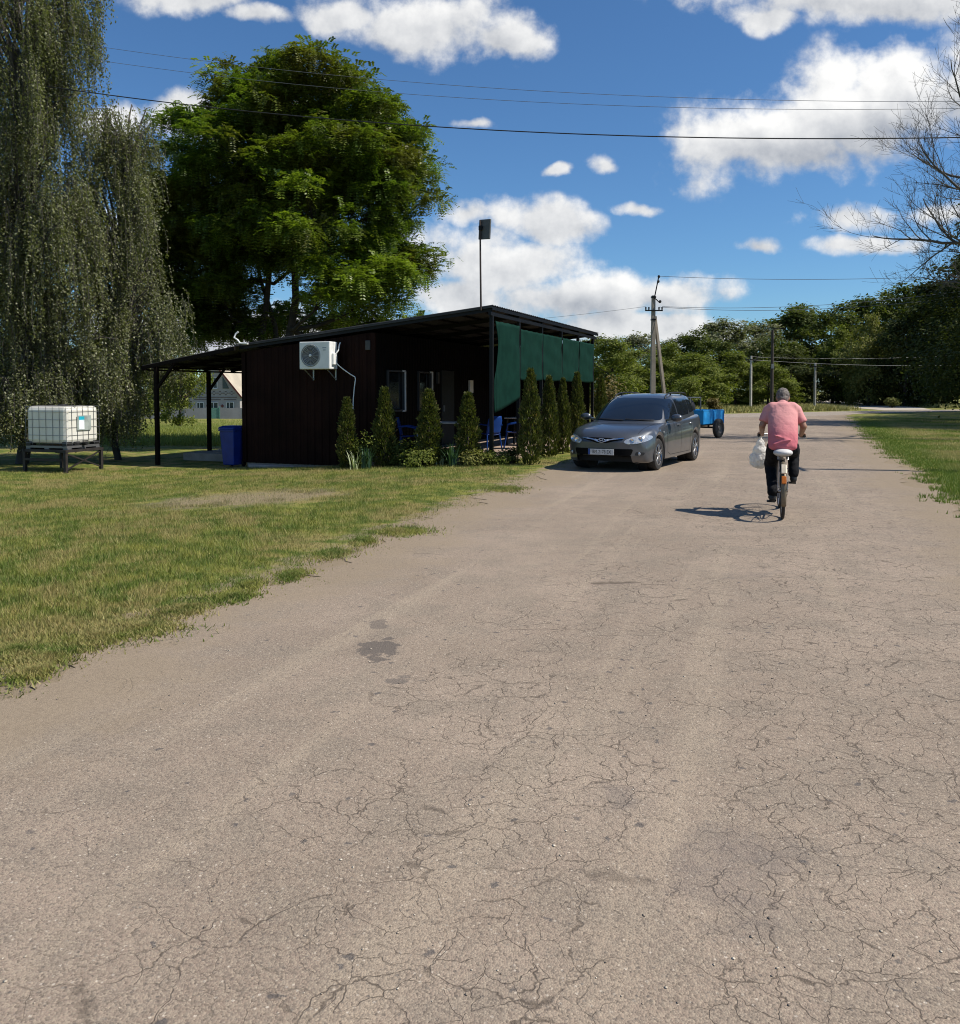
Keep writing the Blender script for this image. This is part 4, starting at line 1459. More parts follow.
def locust():
    rg = np.random.default_rng(21)
    dep = 30.0
    bx = at(272, dep); bz = gzf(bx, dep)
    tr = thing('locust_tree', 'tall leafy locust tree with a rounded dark green crown behind the brown cabin', 'tree', (bx, dep, bz))
    sc = dep / 853
    # lobes as measured: centre px, py, depth offset, radius x px, radius z px, radius y m
    lob = [(262, 96, .2, 44, 44, 2.8), (285, 105, 0, 62, 50, 3.2), (335, 92, -.5, 55, 40, 3.0), (380, 112, 0, 36, 40, 2.6), (405, 150, .2, 26, 36, 2.0), (350, 170, -1.2, 62, 52, 3.0), (262, 170, -1, 60, 52, 3.2),
           (388, 215, 0, 46, 56, 2.8), (404, 190, .4, 34, 32, 2.0), (330, 235, -1.8, 62, 48, 2.8), (255, 240, 0, 62, 46, 3.2), (200, 150, .6, 40, 42, 2.4), (208, 112, .8, 28, 22, 1.6),
           (190, 215, .6, 46, 46, 2.4), (180, 262, .4, 46, 36, 2.2), (360, 285, -1.8, 46, 26, 2.0), (384, 292, -.8, 34, 26, 2.0), (215, 285, .4, 40, 28, 2.4), (335, 300, -2.2, 32, 18, 1.4),
           (150, 245, 1.0, 34, 42, 2.0), (300, 150, 2.2, 80, 70, 2.0), (300, 235, 2.6, 80, 60, 1.8), (412, 258, .6, 18, 24, 1.2), (165, 300, .5, 36, 26, 1.6), (225, 318, 1.6, 50, 24, 2.2), (180, 322, 1.4, 46, 24, 2.2), (300, 322, 2.8, 40, 18, 1.8), (215, 255, 1.4, 50, 40, 2.4), (160, 275, 1.4, 40, 40, 2.2), (378, 318, .8, 34, 14, 1.6), (262, 318, 2.6, 36, 18, 1.4), (150, 190, 1.2, 30, 36, 1.8)]
    C = []; O = []; LI = []
    for i, (px, py, dy, rx, rzz, ry) in enumerate(lob):
        c = np.array([at(px, dep) - bx, dy, 1.6 + (390 - py) * sc - bz])
        c[2] -= 20 * sc * max(0, (210 - py) / 110)
        r = np.array([rx * sc, ry, rzz * sc]) * .90
        area = (r[0] * r[2] + r[0] * r[1] + r[1] * r[2]) / 3
        ns_ = max(4, int(4.4 * area))                     # boughs: each one a drooping cushion of sprays
        u = rdir(rg, ns_)
        u[:, 1] = np.where((u[:, 1] > .5) & (rg.random(ns_) < .5), -u[:, 1], u[:, 1])
        bc = c + u * r * rg.uniform(.72, 1.02, ns_)[:, None]
        for k in range(ns_):
            m = rg.integers(9, 15)
            w = rdir(rg, m); w[:, 2] = np.abs(w[:, 2]) * 1.1 - .35
            br = rg.uniform(.50, .82)
            q = bc[k] + w * np.array([br, br, br * .62]) * rg.uniform(.55, 1, m)[:, None]
            C.append(q); O.append(unit(w * .8 + u[k] * .5)); LI.append(np.full(m, i))
        n = int(10.0 * area)                                # sparse inner twigs
        C.append(c + rdir(rg, n) * r * rg.uniform(.1, .85, n)[:, None]); O.append(rdir(rg, n)); LI.append(np.full(n, i))
    C = np.concatenate(C); O = np.concatenate(O); LI = np.concatenate(LI)
    # drop clumps well inside another lobe, keep the crown airy low down on the left
    keep = np.ones(len(C), bool)
    low = (C[:, 2] < 7.2) & (C[:, 0] < 1.2)
    keep &= ~(low & (rg.random(len(C)) < .08))
    C, O, LI = C[keep], O[keep], LI[keep]
    young = (LI == 15) | (LI == 18) | ((LI == 16) & (rg.random(len(C)) < .5)) | ((LI == 9) & (rg.random(len(C)) < .30)) | (rg.random(len(C)) < .03)
    P, D, S_, l, w = fronds(rg, C[~young], O[~young], 13, .20, .36, .11)
    leaves('crown', P, D, S_, l, w, ML_LOC, tr)
    P, D, S_, l, w = fronds(rg, C[young], O[young], 13, .20, .38, .115)
    leaves('young_shoots', P, D, S_, l, w, ML_LOCY, tr)
    # two stems, limbs to the lobes, twigs to the clumps
    mb = MB()
    stems = []
    for (px0, px1, top, r0, dyy) in ((264, 268, 11.2, .17, .1), (284, 312, 11.6, .20, -.3), (284, 240, 9.5, .14, .6)):
        x0 = at(px0, dep) - bx; x1 = at(px1, dep) - bx
        pts = []
        for i in range(12):
            s = i / 11
            pts.append(Vector((x0 + (x1 - x0) * s ** 1.3 + .16 * math.sin(i * 1.3 + px0), dyy * s * 2 + .12 * math.sin(i * 1.9), -.2 + top * s)))
        mb.tube(pts, [r0 * (1 - .82 * i / 11) for i in range(12)], 10)
        stems.append(pts)
    allp = [(p, 1 - i / 12) for st in stems for i, p in enumerate(st)]
    lp = []
    for (px, py, dy, rx, rzz, ry) in lob:
        c = Vector((at(px, dep) - bx, dy, 1.6 + (390 - py) * sc - bz))
        best = min(allp, key=lambda a: (a[0] - (c - Vector((0, 0, 1.6)))).length + (99 if a[0].z < 3.0 or a[0].z > c.z - .4 else 0))
        a = best[0]
        pts = [a.lerp(c, s) + Vector((0, 0, -.7 * math.sin(s * math.pi) * .5)) + Vector((rg.normal() * .1, rg.normal() * .1, rg.normal() * .1)) * (0 < s < 1) for s in (0, .25, .5, .75, 1)]
        mb.tube(pts, [.085, .07, .055, .04, .025], 7)
        lp.append(pts)
    # the bent bare branch low in the middle
    mb.tube([(at(284, dep) - bx, 0, 2.9), (at(291, dep) - bx, -.2, 3.5), (at(300, dep) - bx, -.3, 3.75), (at(312, dep) - bx, -.4, 3.7)], [.07, .06, .05, .03], 8)
    for c, li in zip(C[::3], LI[::3]):
        a = lp[li][3] if rg.random() < .5 else lp[li][4]
        c = Vector(c)
        mb.tube([a, a.lerp(c, .5) + Vector((0, 0, .12)), c], [.018, .013, .006], 4, False)
    mb.build('trunk', M_BARK, tr, smooth=60, fix=False)


locust()

# ------------------------------------------------------------------ weeping birches on the left
ML_BIR = leafmat('birch leaves', [(0, (.105, .118, .048)), (.55, (.165, .175, .082)), (1, (.27, .27, .17))], .34, .4, .4)


def birch(label, bx, by, height, shells, seed, n_str, trunk_top, r0, lean=0.0, slen=(.6, 2.1), zmin=.35):
    rg = np.random.default_rng(seed)
    bz = gzf(bx, by)
    tr = thing('birch_tree', label, 'tree', (bx, by, bz))
    mb = MB()
    tp = []
    for i in range(16):
        s = i / 15
        tp.append(Vector((lean * s + .12 * math.sin(i * .9 + seed), .10 * math.sin(i * 1.3 + seed), -.2 + trunk_top * s)))
    mb.tube(tp, [r0 * (1 - .86 * i / 15) for i in range(16)], 10)
    tk = mb.build('trunk', M_BIRCH, tr, smooth=60)
    bb = MB()
    P = []; D = []; S_ = []
    down = np.array([0, 0, -1.])
    anchor = None
    for _ in range(n_str):
        # a hanging strand starts somewhere in the shells (cx, cz, rx, rz, ry)
        cx, cz, rx, rzz, ry = shells[rg.choice(len(shells), p=WT)]
        if _ % 15 == 0 or _ == 0:
            u = rdir(rg, 1)[0]
            anchor = np.array([cx, 0, cz]) + u * np.array([rx, ry, rzz]) * rg.uniform(.35, 1.0)
        st = anchor + rg.normal(size=3) * np.array([.15, .15, .24])
        if _ % 15 == 0:
            La = rg.uniform(*slen)
        L_ = La * rg.uniform(.65, 1.1)
        L_ = min(L_, st[2] - zmin - rg.uniform(0, .5))
        if L_ < .35:
            continue
        out = unit(np.array([st[0] - lean * .5, st[1], 0]) + 1e-4) * rg.uniform(.05, .30)
        k = int(L_ / .034)
        s = np.linspace(0, 1, k)[:, None]
        sw = rg.normal(size=3) * .10
        pts = st + out * (s ** .6) * .9 + down * (s ** 1.15) * L_ + sw * np.sin(s * 3.1) * s
        P.append(pts)
        a = rg.uniform(0, 6.28, k)
        d = np.stack([np.cos(a), np.sin(a), -rg.uniform(.5, 1.6, k)], -1)
        D.append(unit(d))
        S_.append(unit(np.stack([-np.sin(a), np.cos(a), rg.uniform(-.6, .6, k)], -1)))
        if rg.random() < .6:
            q = [Vector(pts[i]) for i in range(0, k, max(1, k // 5))]
            bb.tube(q, .0045, 3, False)
        if rg.random() < .10:
            h = min(max(st[2] - rg.uniform(.6, 2.2), 1.2), trunk_top)
            a0 = tp[min(15, int(h / trunk_top * 15))]
            e = Vector(st)
            bb.tube([a0, a0.lerp(e, .4) + Vector((0, 0, .5)), a0.lerp(e, .8) + Vector((0, 0, .35)), e], [.035, .025, .015, .006], 5, False)
    P = np.concatenate(P); D = np.concatenate(D); S_ = np.concatenate(S_)
    P = P + rg.normal(size=P.shape) * .028
    l = rg.uniform(.045, .078, len(P))
    leaves('crown', P, D, S_, l, l * rg.uniform(.62, .85, len(P)), ML_BIR, tr)
    bb.build('twigs', M_BARKG, tr, fix=False)


bdep = 22.0
def sh(px, py, rx, rzz, ry, bx):
    return (at(px, bdep) - bx, 1.6 + (390 - py) / 853 * bdep + .3, rx / 853 * bdep, rzz / 853 * bdep, ry)
bx = at(22, bdep)
shells = [sh(10, -60, 70, 90, 2.0, bx), (at(60, bdep) - bx, 11.2, 1.0, 1.6, 1.4), sh(20, 60, 85, 90, 2.2, bx), sh(-20, 190, 90, 90, 2.2, bx), sh(60, 160, 55, 90, 2.0, bx), sh(15, 300, 100, 80, 2.2, bx), sh(70, 260, 55, 80, 2.0, bx), sh(85, 10, 26, 60, 1.2, bx), sh(10, 385, 75, 50, 1.8, bx), sh(75, 370, 50, 50, 1.5, bx)]
wt = np.array([s[2] * s[3] * (.8 if s[1] > 7.5 else 1.15 if s[1] > 3 else 1.9) for s in shells]); WT = wt / wt.sum()
birch('tall weeping birch with long hanging leafy strands at the left edge', bx, bdep, 15, shells, 31, 6900, 14.6, .17, .3)
bx = at(118, bdep + 1.2)
bdep = 23.2
shells = [sh(112, 150, 26, 50, 1.2, bx), sh(118, 215, 38, 60, 1.6, bx), sh(120, 290, 40, 60, 1.8, bx), sh(115, 350, 38, 40, 1.6, bx), sh(160, 312, 30, 22, 1.0, bx), sh(135, 140, 20, 26, .8, bx), sh(118, 385, 34, 40, 1.3, bx), sh(165, 335, 26, 30, 1.0, bx), sh(138, 200, 22, 50, 1.0, bx)]
wt = np.array([s[2] * s[3] for s in shells]); WT = wt / wt.sum()
birch('smaller weeping birch with thin drooping twigs between the tall birch and the carport', bx, bdep, 10, shells, 47, 2300, 9.0, .10, .35, (.5, 1.7), .2)

# ------------------------------------------------------------------ bare tree at the right
def bare_tree():
    rg = random.Random(8)
    dep = 27.0
    bx = 16.6
    tr = thing('bare_tree', 'leafless dead tree with fine spreading twigs at the right edge', 'tree', (bx, dep, 0))
    mb = MB()
    cnt = [0]

    def branch(p, d, length, r, lvl):
        n = max(3, int(length / .28))
        pts = [p.copy()]
        dd = d.copy()
        for i in range(n):
            dd = (dd + Vector((rg.gauss(0, .11), rg.gauss(0, .11), rg.gauss(.045 if lvl else .03, .10)))).normalized()
            pts.append(pts[-1] + dd * (length / n))
        rad = [max(.0035, r * (1 - .8 * i / n)) for i in range(n + 1)]
        mb.tube(pts, rad, 7 if lvl < 2 else 4, False)
        cnt[0] += 1
        if lvl >= 4:
            return
        kids = {0: 6, 1: 9, 2: 7, 3: 5}[lvl]
        for k in range(kids):
            s = .18 + .8 * (k + rg.random()) / kids
            i = min(n - 1, int(s * n))
            a = (pts[i + 1] - pts[i]).normalized()
            side = a.cross(Vector((rg.gauss(0, 1), rg.gauss(0, 1), rg.gauss(0, 1)))).normalized()
            nd = (a * rg.uniform(.55, .95) + side * rg.uniform(.45, .8) + Vector((0, 0, .18))).normalized()
            branch(pts[i], nd, length * rg.uniform(.34, .58), max(.004, rad[i] * .55), lvl + 1)
    trunk = [Vector((0, 0, -.2)), Vector((.1, 0, 2)), Vector((-.05, .1, 4)), Vector((.15, .1, 6.2)), Vector((.1, 0, 8.2)), Vector((.5, .1, 10.5)), Vector((.55, 0, 12.4))]
    mb.tube(trunk, [.26, .22, .19, .16, .12, .08, .03], 10)
    limbs = [(5.3, (-.90, -.15, .24), 3.0, .060), (6.0, (-.95, .1, .10), 3.4, .066), (6.9, (-.92, -.2, .22), 3.3, .062), (7.7, (-.9, .25, .30), 3.0, .055), (8.6, (-.75, -.1, .62), 3.3, .055), (9.6, (-.6, .1, .8), 3.0, .045), (10.6, (-.3, -.2, .9), 2.2, .035),
             (6.5, (.9, .2, .3), 3.6, .07), (8.0, (.8, -.3, .5), 3.2, .06), (7.2, (-.3, -.9, .4), 3.0, .05), (7.5, (.2, .9, .4), 3, .05), (4.7, (-.92, .2, .05), 2.2, .04)]
    for (z, d, l, r) in limbs:
        j = max(i for i in range(len(trunk)) if trunk[i].z <= z)
        a, b = trunk[j], trunk[min(j + 1, len(trunk) - 1)]
        p = a.lerp(b, (z - a.z) / max(.01, b.z - a.z))
        branch(p, Vector(d).normalized(), l * 1.22, r * 1.15, 1)
    mb.build('trunk', M_BARKG, tr, smooth=60, fix=False)


bare_tree()

# ------------------------------------------------------------------ broadleaf trees of the wood
def crown_mesh(name, seed, lobes, n_clump, per, lsize, mat, csp=.32, droop=0.0):
    """lobes (cx,cy,cz,rx,ry,rz) -> clumped crown mesh, leaves turned outwards"""
    rg = np.random.default_rng(seed)
    vol = np.array([l[3] * l[5] + l[3] * l[4] + l[4] * l[5] for l in lobes]); vol = vol / vol.sum()
    C = []; O = []
    for i, l in enumerate(lobes):
        n = max(4, int(n_clump * vol[i]))
        nb_ = max(3, n // 7)
        u = rdir(rg, nb_); u[:, 2] = np.where(u[:, 2] < -.75, -u[:, 2], u[:, 2])
        bc = np.array(l[:3]) + u * np.array(l[3:]) * rg.uniform(.45, 1.04, nb_)[:, None] ** .7
        R_ = .17 * (l[3] + l[5]) / 2 + .12
        for k in range(nb_):
            w = rdir(rg, 7); w[:, 2] = np.where(w[:, 2] < -.4, -w[:, 2], w[:, 2])
            C.append(bc[k] + w * np.array([1, 1, .95]) * R_ * rg.uniform(.6, 1.3)); O.append(unit(w * .8 + u[k] * .6))
    C = np.concatenate(C); O = np.concatenate(O)
    n = len(C) * per
    off = rg.normal(size=(n, 3)) * csp * np.array([1, 1, .62])
    P = np.repeat(C, per, 0) + off
    if droop:
        P[:, 2] -= droop * rg.random(n) ** 2
    o = np.repeat(O, per, 0)
    nrm = unit(o * .8 + np.array([0, 0, .55]) + rdir(rg, n) * .75)      # leaf normal
    D = unit(np.cross(nrm, rdir(rg, n)))
    if droop:
        D = unit(D + np.array([0, 0, -.9]))
    S_ = unit(np.cross(nrm, D))
    l = lsize * rg.uniform(.7, 1.3, n)
    return leaves(name, P, D, S_, l, l * .62, mat)


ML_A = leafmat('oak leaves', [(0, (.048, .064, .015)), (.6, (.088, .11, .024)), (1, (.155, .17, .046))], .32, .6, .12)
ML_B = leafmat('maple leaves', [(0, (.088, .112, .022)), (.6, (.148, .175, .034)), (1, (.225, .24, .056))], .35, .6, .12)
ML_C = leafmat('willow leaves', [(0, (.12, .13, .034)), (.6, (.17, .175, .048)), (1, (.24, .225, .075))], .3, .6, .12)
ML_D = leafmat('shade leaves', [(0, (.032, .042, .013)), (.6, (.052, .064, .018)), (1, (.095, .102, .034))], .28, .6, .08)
ML_E = leafmat('grey green leaves', [(0, (.10, .108, .056)), (.6, (.165, .17, .094)), (1, (.26, .26, .16))], .3, .6, .15)

PROTO = {}


def proto(kind, seed, mat, spread=1.0, n_clump=640, per=24, lsize=.33, droop=0.0):
    """unit tree: 1 m high, crown from .08 to 1, half width .4"""
    rg = random.Random(seed)
    lobes = [(0, 0, .52, .27 * spread, .27 * spread, .42)]
    for k in range(11):
        a = k * 2 * math.pi / 5.5 + rg.uniform(-.4, .4)
        z = rg.uniform(.10, .42) if k < 6 else rg.uniform(.45, .74)
        r = (.27 if z < .6 else .17) * spread
        s = rg.uniform(.12, .19)
        lobes.append((r * math.cos(a), r * math.sin(a), z, s * spread, s * spread, s * 1.05))
    lobes.append((rg.uniform(-.06, .06), 0, .86, .13 * spread, .13 * spread, .13))
    H = 12.0
    o = crown_mesh('crown', seed, [tuple(v * H for v in l) for l in lobes], n_clump, per, lsize, mat, .42, droop * H)
    mb = MB()
    mb.tube([(0, 0, -.2), (.1, 0, 2.5), (-.1, .1, 5.5), (.05, 0, 9.5)], [.24, .19, .13, .03], 8)
    for k in range(7):
        a = k * .9 + rg.random(); z = 2.2 + k * .8
        mb.tube([(0, 0, z), (1.2 * math.cos(a), 1.2 * math.sin(a), z + .9), (2.4 * math.cos(a), 2.4 * math.sin(a), z + 1.9)], [.09, .06, .02], 5, False)
    tk = mb.build('trunk', M_BARK, None, smooth=60, fix=False)
    PROTO[kind] = (o.data, tk.data)
    bpy.data.objects.remove(o, do_unlink=True); bpy.data.objects.remove(tk, do_unlink=True)


proto('oak', 3, ML_A); proto('oak2', 13, ML_A, 1.1); proto('maple', 5, ML_B, 1.05); proto('maple2', 15, ML_B, .95); proto('willow', 7, ML_C, .9, 560, 28, .30, .12)
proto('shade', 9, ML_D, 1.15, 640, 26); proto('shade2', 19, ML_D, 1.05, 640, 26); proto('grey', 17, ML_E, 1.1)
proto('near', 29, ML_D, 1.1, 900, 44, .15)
KINDN = {'near': 'shade_tree', 'oak': 'dark_tree', 'oak2': 'dark_tree', 'maple': 'green_tree', 'maple2': 'green_tree', 'willow': 'pale_tree', 'shade': 'shade_tree', 'shade2': 'shade_tree', 'grey': 'silvery_tree'}
trng = random.Random(77)


def wood_tree(kind, px, dep, topy, wpx, label, group='trees of the wood beyond the road'):
    cm, tm = PROTO[kind]
    x = at(px, dep); z0 = gzf(x, dep)
    h = 1.6 + (390 - topy) / 853 * dep - z0
    s = h / 12.0
    wsc = (wpx / 853 * dep) / (12 * .66)
    r = thing(KINDN[kind], label, 'tree', (x, dep, z0), trng.uniform(0, 6.28), group)
    r.scale = (wsc, wsc, s)
    for nme, d in (('crown', cm), ('trunk', tm)):
        o = bpy.data.objects.new(nme, d); link(o, r)
    return r


WOOD = [
    # kind, px, depth, top py, width px, label
    ('maple', 612, 74, 336, 60, 'bushy olive green tree just right of the far end of the cafe roof'),
    ('grey', 640, 108, 330, 62, 'pale tree rising behind the utility pole with the strut'),
    ('oak2', 590, 100, 335, 60, 'dark tree half hidden behind the far end of the cafe'),
    ('maple2', 668, 80, 345, 52, 'yellowish bushy tree directly right of the utility pole strut'),
    ('oak', 690, 98, 326, 58, 'dark pointed tree above the parked car trailer'),
    ('maple', 700, 70, 352, 60, 'low light green bushy tree behind the blue trailer'),
    ('grey', 728, 104, 315, 70, 'silvery green tall tree left of the pale pole'),
    ('grey', 762, 108, 318, 62, 'silvery green tree with the lamp pole in front of it'),
    ('maple2', 735, 76, 352, 58, 'low yellow green tree at the foot of the pale pole'),
    ('maple', 768, 74, 360, 48, 'low bright bushy tree behind the head of the cyclist'),
    ('oak', 800, 112, 298, 82, 'large round dark tree, right of the lamp pole, with the highest crown near it'),
    ('oak2', 832, 100, 310, 60, 'dark round tree behind the thin grey pole'),
    ('maple2', 838, 94, 326, 44, 'mid green tree lit at its edge, right of the thin grey pole'),
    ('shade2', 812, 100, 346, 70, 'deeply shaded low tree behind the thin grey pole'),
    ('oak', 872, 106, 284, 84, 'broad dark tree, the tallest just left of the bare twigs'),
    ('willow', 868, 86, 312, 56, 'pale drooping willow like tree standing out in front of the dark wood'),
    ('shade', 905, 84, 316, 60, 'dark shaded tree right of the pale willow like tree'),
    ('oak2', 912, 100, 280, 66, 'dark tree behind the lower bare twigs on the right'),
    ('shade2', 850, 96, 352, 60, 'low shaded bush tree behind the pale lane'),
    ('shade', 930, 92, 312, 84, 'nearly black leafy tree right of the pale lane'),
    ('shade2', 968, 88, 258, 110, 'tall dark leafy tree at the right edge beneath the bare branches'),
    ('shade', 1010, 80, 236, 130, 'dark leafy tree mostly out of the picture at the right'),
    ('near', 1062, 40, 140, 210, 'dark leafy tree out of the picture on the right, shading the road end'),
    ('near', 1130, 47, 130, 190, 'leafy tree out of the picture, far right of the road end'),
    ('near', 1120, 36, 140, 180, 'leafy tree outside the picture at the right, nearest to the road'),
    ('near', 1050, 58, 225, 150, 'leafy tree outside the picture at the right, farthest from the camera'),
    ('shade', 905, 90, 350, 60, 'low black green shrubby tree under the bigger trees at right'),
    ('shade2', 975, 84, 300, 90, 'dark tree filling the gap at the right edge of the wood'),
    ('oak', 560, 112, 345, 60, 'dark tree behind the far roof corner of the cafe'),
    ('maple', 150, 132, 352, 60, 'green tree beside the distant brick house, seen left of the carport posts'),
    ('oak2', 110, 140, 330, 70, 'dark tree in the distance behind the smaller birch'),
    ('maple2', 60, 136, 345, 70, 'green tree in the distance behind the water tank'),
    ('oak', 10, 140, 325, 80, 'dark tree in the distance at the far left'),
    ('maple', 275, 150, 350, 80, 'green tree in the distance hidden behind the cabin'),
    ('oak2', 330, 150, 345, 80, 'dark tree in the distance behind the cabin roof'),
    ('oak', 778, 96, 334, 60, 'dark tree directly behind the dark lamp pole'),
    ('maple', 655, 90, 350, 60, 'olive tree behind the strut of the utility pole'),
    ('shade', 790, 92, 352, 60, 'low shaded bushy tree behind the back of the cyclist'),
    ('shade2', 875, 94, 350, 60, 'low shaded bushy tree beneath the pale willow like tree'),
    ('oak2', 715, 92, 338, 50, 'dark tree in the gap between the two silvery trees'),
    ('maple', 628, 84, 350, 50, 'olive bushy tree between the brownish bush and the utility pole'),
    ('oak', 35, 34, 330, 110, 'dark bushy tree close behind the hanging birch strands'),
    ('oak2', 95, 38, 345, 90, 'dark bushy tree behind the smaller birch'),
    ('maple2', 180, 62, 330, 46, 'dark bushy young tree just behind the carport roof'),
]
for w in WOOD:
    wood_tree(*w)

# bushes
def bush(label, px, dep, topy, wpx, mat, seed, name='bush', grp=None, n=110, per=24, ls=.11):
    x = at(px, dep); z0 = gzf(x, dep); h = 1.6 + (390 - topy) / 853 * dep - z0
    hw = wpx / 853 * dep / 2
    r = thing(name, label, 'bush', (x, dep, z0), 0, grp)
    o = crown_mesh('foliage', seed, [(0, 0, h * .45, hw * .8, hw * .8, h * .5), (-hw * .4, 0, h * .35, hw * .55, hw * .5, h * .36), (hw * .4, .1, h * .38, hw * .55, hw * .5, h * .38)], n, per, ls, mat, .13 * (hw + h) / 2 + .02)
    o.parent = r
    mb = MB()
    for k in range(5):
        a = k * 1.256
        mb.tube([(0, 0, -.05), (.3 * hw * math.cos(a), .3 * hw * math.sin(a), h * .4), (.6 * hw * math.cos(a), .6 * hw * math.sin(a), h * .75)], [.02, .014, .006], 4, False)
    mb.build('stem', M_BARK, r, fix=False)
    return r


ML_OCH = leafmat('rusty leaves', [(0, (.10, .085, .025)), (1, (.18, .13, .045))], .25, .6, .2)
bush('brownish bush right of the last terrace post', 607, 31, 373, 22, ML_OCH, 51)
bush('dark green bush between the brownish bush and the car roof', 624, 33, 380, 20, ML_B, 52)
bush('small light green bush between the strut and the trailer', 684, 58, 378, 34, ML_B, 53, ls=.16)
bush('small dark bush at the foot of the thin pale pole', 750, 84, 396, 12, ML_D, 54, ls=.16)
bush('small yellow green bush beside the pale lane', 892, 76, 398, 10, ML_C, 55, ls=.14)
bush('rust coloured low shrub behind the blue trailer', 713, 59, 400, 12, ML_OCH, 56, ls=.12)
bush('small dark round shrub beside the terrace floor edge', 511.5, 18.45, 452, 15, ML_D, 57, 'round_shrub', ls=.045, n=60)
bush('low soft green plant in front of the first terrace post', 496, 18.25, 456, 26, ML_B, 58, 'low_shrub', ls=.05, n=70)
bush('leafy perennial between the first and second cypress', 363, 18.75, 438, 15, ML_B, 59, 'leafy_plant', ls=.06, n=60)
bush('dark leafy plant between the second and third cypress', 405, 18.9, 446, 28, ML_A, 60, 'leafy_plant', ls=.07, n=120)
bush('olive leafed shrub at the foot of the third cypress', 421, 18.3, 447, 26, ML_B, 62, 'leafy_plant', ls=.06, n=90)
bush('low green clump at the foot of the fourth cypress', 474, 18.1, 455, 26, ML_C, 63, 'leafy_plant', ls=.055, n=80)
bush('sprawling dull green plant left of the fourth cypress', 447, 18.8, 452, 20, ML_A, 61, 'leafy_plant', ls=.055, n=60)

# ------------------------------------------------------------------ cypress columns round the terrace
ML_THU = leafmat('cypress sprays', [(0, (.042, .055, .015)), (.5, (.085, .100, .024)), (.92, (.145, .152, .038)), (1, (.20, .14, .06))], .22, .55, .2)


def thuja_mesh(seed, n=5200):
    """unit column 1 m tall, half width .15"""
    rg = np.random.default_rng(seed)
    s = rg.random(n) ** .85
    r = .150 * np.minimum(1, (1.02 - s) * 1.75) ** .75 * np.minimum(1, .72 + s * 2.2)
    a = rg.uniform(0, 6.283, n)
    lump = .55 + .62 * VN(a * 2.2 + seed, s * 13 + seed) + .2 * (VN2(a * 5 + seed, s * 34) - .5)
    # tufts: snap the angle and height towards lattice points
    rr = r * lump * rg.uniform(.55, 1.05, n) ** .5
    P = np.stack([rr * np.cos(a), rr * np.sin(a), s * .985], -1)
    o = np.stack([np.cos(a), np.sin(a), 0 * a], -1)
    D = unit(o * rg.uniform(.1, 1.1, n)[:, None] + np.array([0, 0, 1.]) * rg.uniform(.5, 1.2, n)[:, None] + rdir(rg, n) * .3)
    S_ = unit(np.cross(D, rdir(rg, n)))
    l = rg.uniform(.024, .062, n)
    return leaves('foliage', P, D, S_, l, l * .42, ML_THU)


TH = []
for sd_ in (71, 72, 73):
    o = thuja_mesh(sd_)
    TH.append(o.data); bpy.data.objects.remove(o, do_unlink=True)
tm = MB().tube([(0, 0, -.03), (0, 0, .12), (0, 0, .8)], [.018, .014, .004], 6).mesh('trunk'); tm.materials.append(M_BARK)
THUJ = [(347, 18.85, 398, 24, 'small tapering cypress, leftmost in the row against the brown wall'), (384.5, 18.8, 388, 28, 'tapering cypress, second from the left, below the cabin corner'),
        (429, 18.5, 390, 30, 'tapering cypress, third from the left, in front of the dark terrace'), (468, 18.4, 393, 29, 'tapering cypress left of the first terrace post'),
        (530.5, 18.2, 370, 27, 'tall cypress right of the low tan terrace edge, largest of the right hand row'), (549, 20.3, 377, 23, 'second cypress of the row leading to the car'),
        (563, 21.4, 379, 19, 'slim cypress, third of the row leading to the car'), (577, 22.6, 373, 20, 'cypress directly behind the front wing of the parked car'),
        (601, 28.4, 376, 16, 'far small cypress just right of the last terrace post')]
for i, (px, dep, ty, wpx, lab) in enumerate(THUJ):
    x = at(px, dep); z0 = gzf(x, dep); h = 1.6 + (390 - ty) / 853 * dep - z0
    r = thing('cypress', lab, 'shrub', (x, dep, z0), i * 1.7, 'cypresses planted round the terrace')
    wsc = (wpx / 853 * dep) / .36
    r.scale = (wsc, wsc, h)
    for nme, d in (('foliage', TH[i % 3]), ('trunk', tm)):
        link(bpy.data.objects.new(nme, d), r)

# long bladed plants in the border
def iris(label, px, dep, h, n, seed, cols):
    rg = random.Random(seed)
    x = at(px, dep); z0 = gzf(x, dep)
    r = thing('iris_clump', label, 'plant', (x, dep, z0), 0, 'long leaved plants in the border')
    mb = MB()
    for k in range(n):
        a = rg.uniform(0, 6.28); ln_ = h * rg.uniform(.6, 1.1); b = rg.uniform(.1, .55); w = rg.uniform(.012, .022)
        bx, by = rg.uniform(-.09, .09), rg.uniform(-.07, .07)
        sx, sy = -math.sin(a) * w, math.cos(a) * w
        rows = []
        for i in range(6):
            s = i / 5
            px2 = bx + math.cos(a) * b * ln_ * s ** 1.8; py2 = by + math.sin(a) * b * ln_ * s ** 1.8
            z = ln_ * (s - .35 * b * s ** 3)
            t_ = (1 - s ** 2.2)
            rows.append([(px2 - sx * t_, py2 - sy * t_, z), (px2 + sx * t_ + 1e-4, py2 + sy * t_, z)])
        mb.grid(rows)
    mb.build('foliage', leafmat('blade ' + str(seed), cols, .3, .45, .4), r, fix=False)


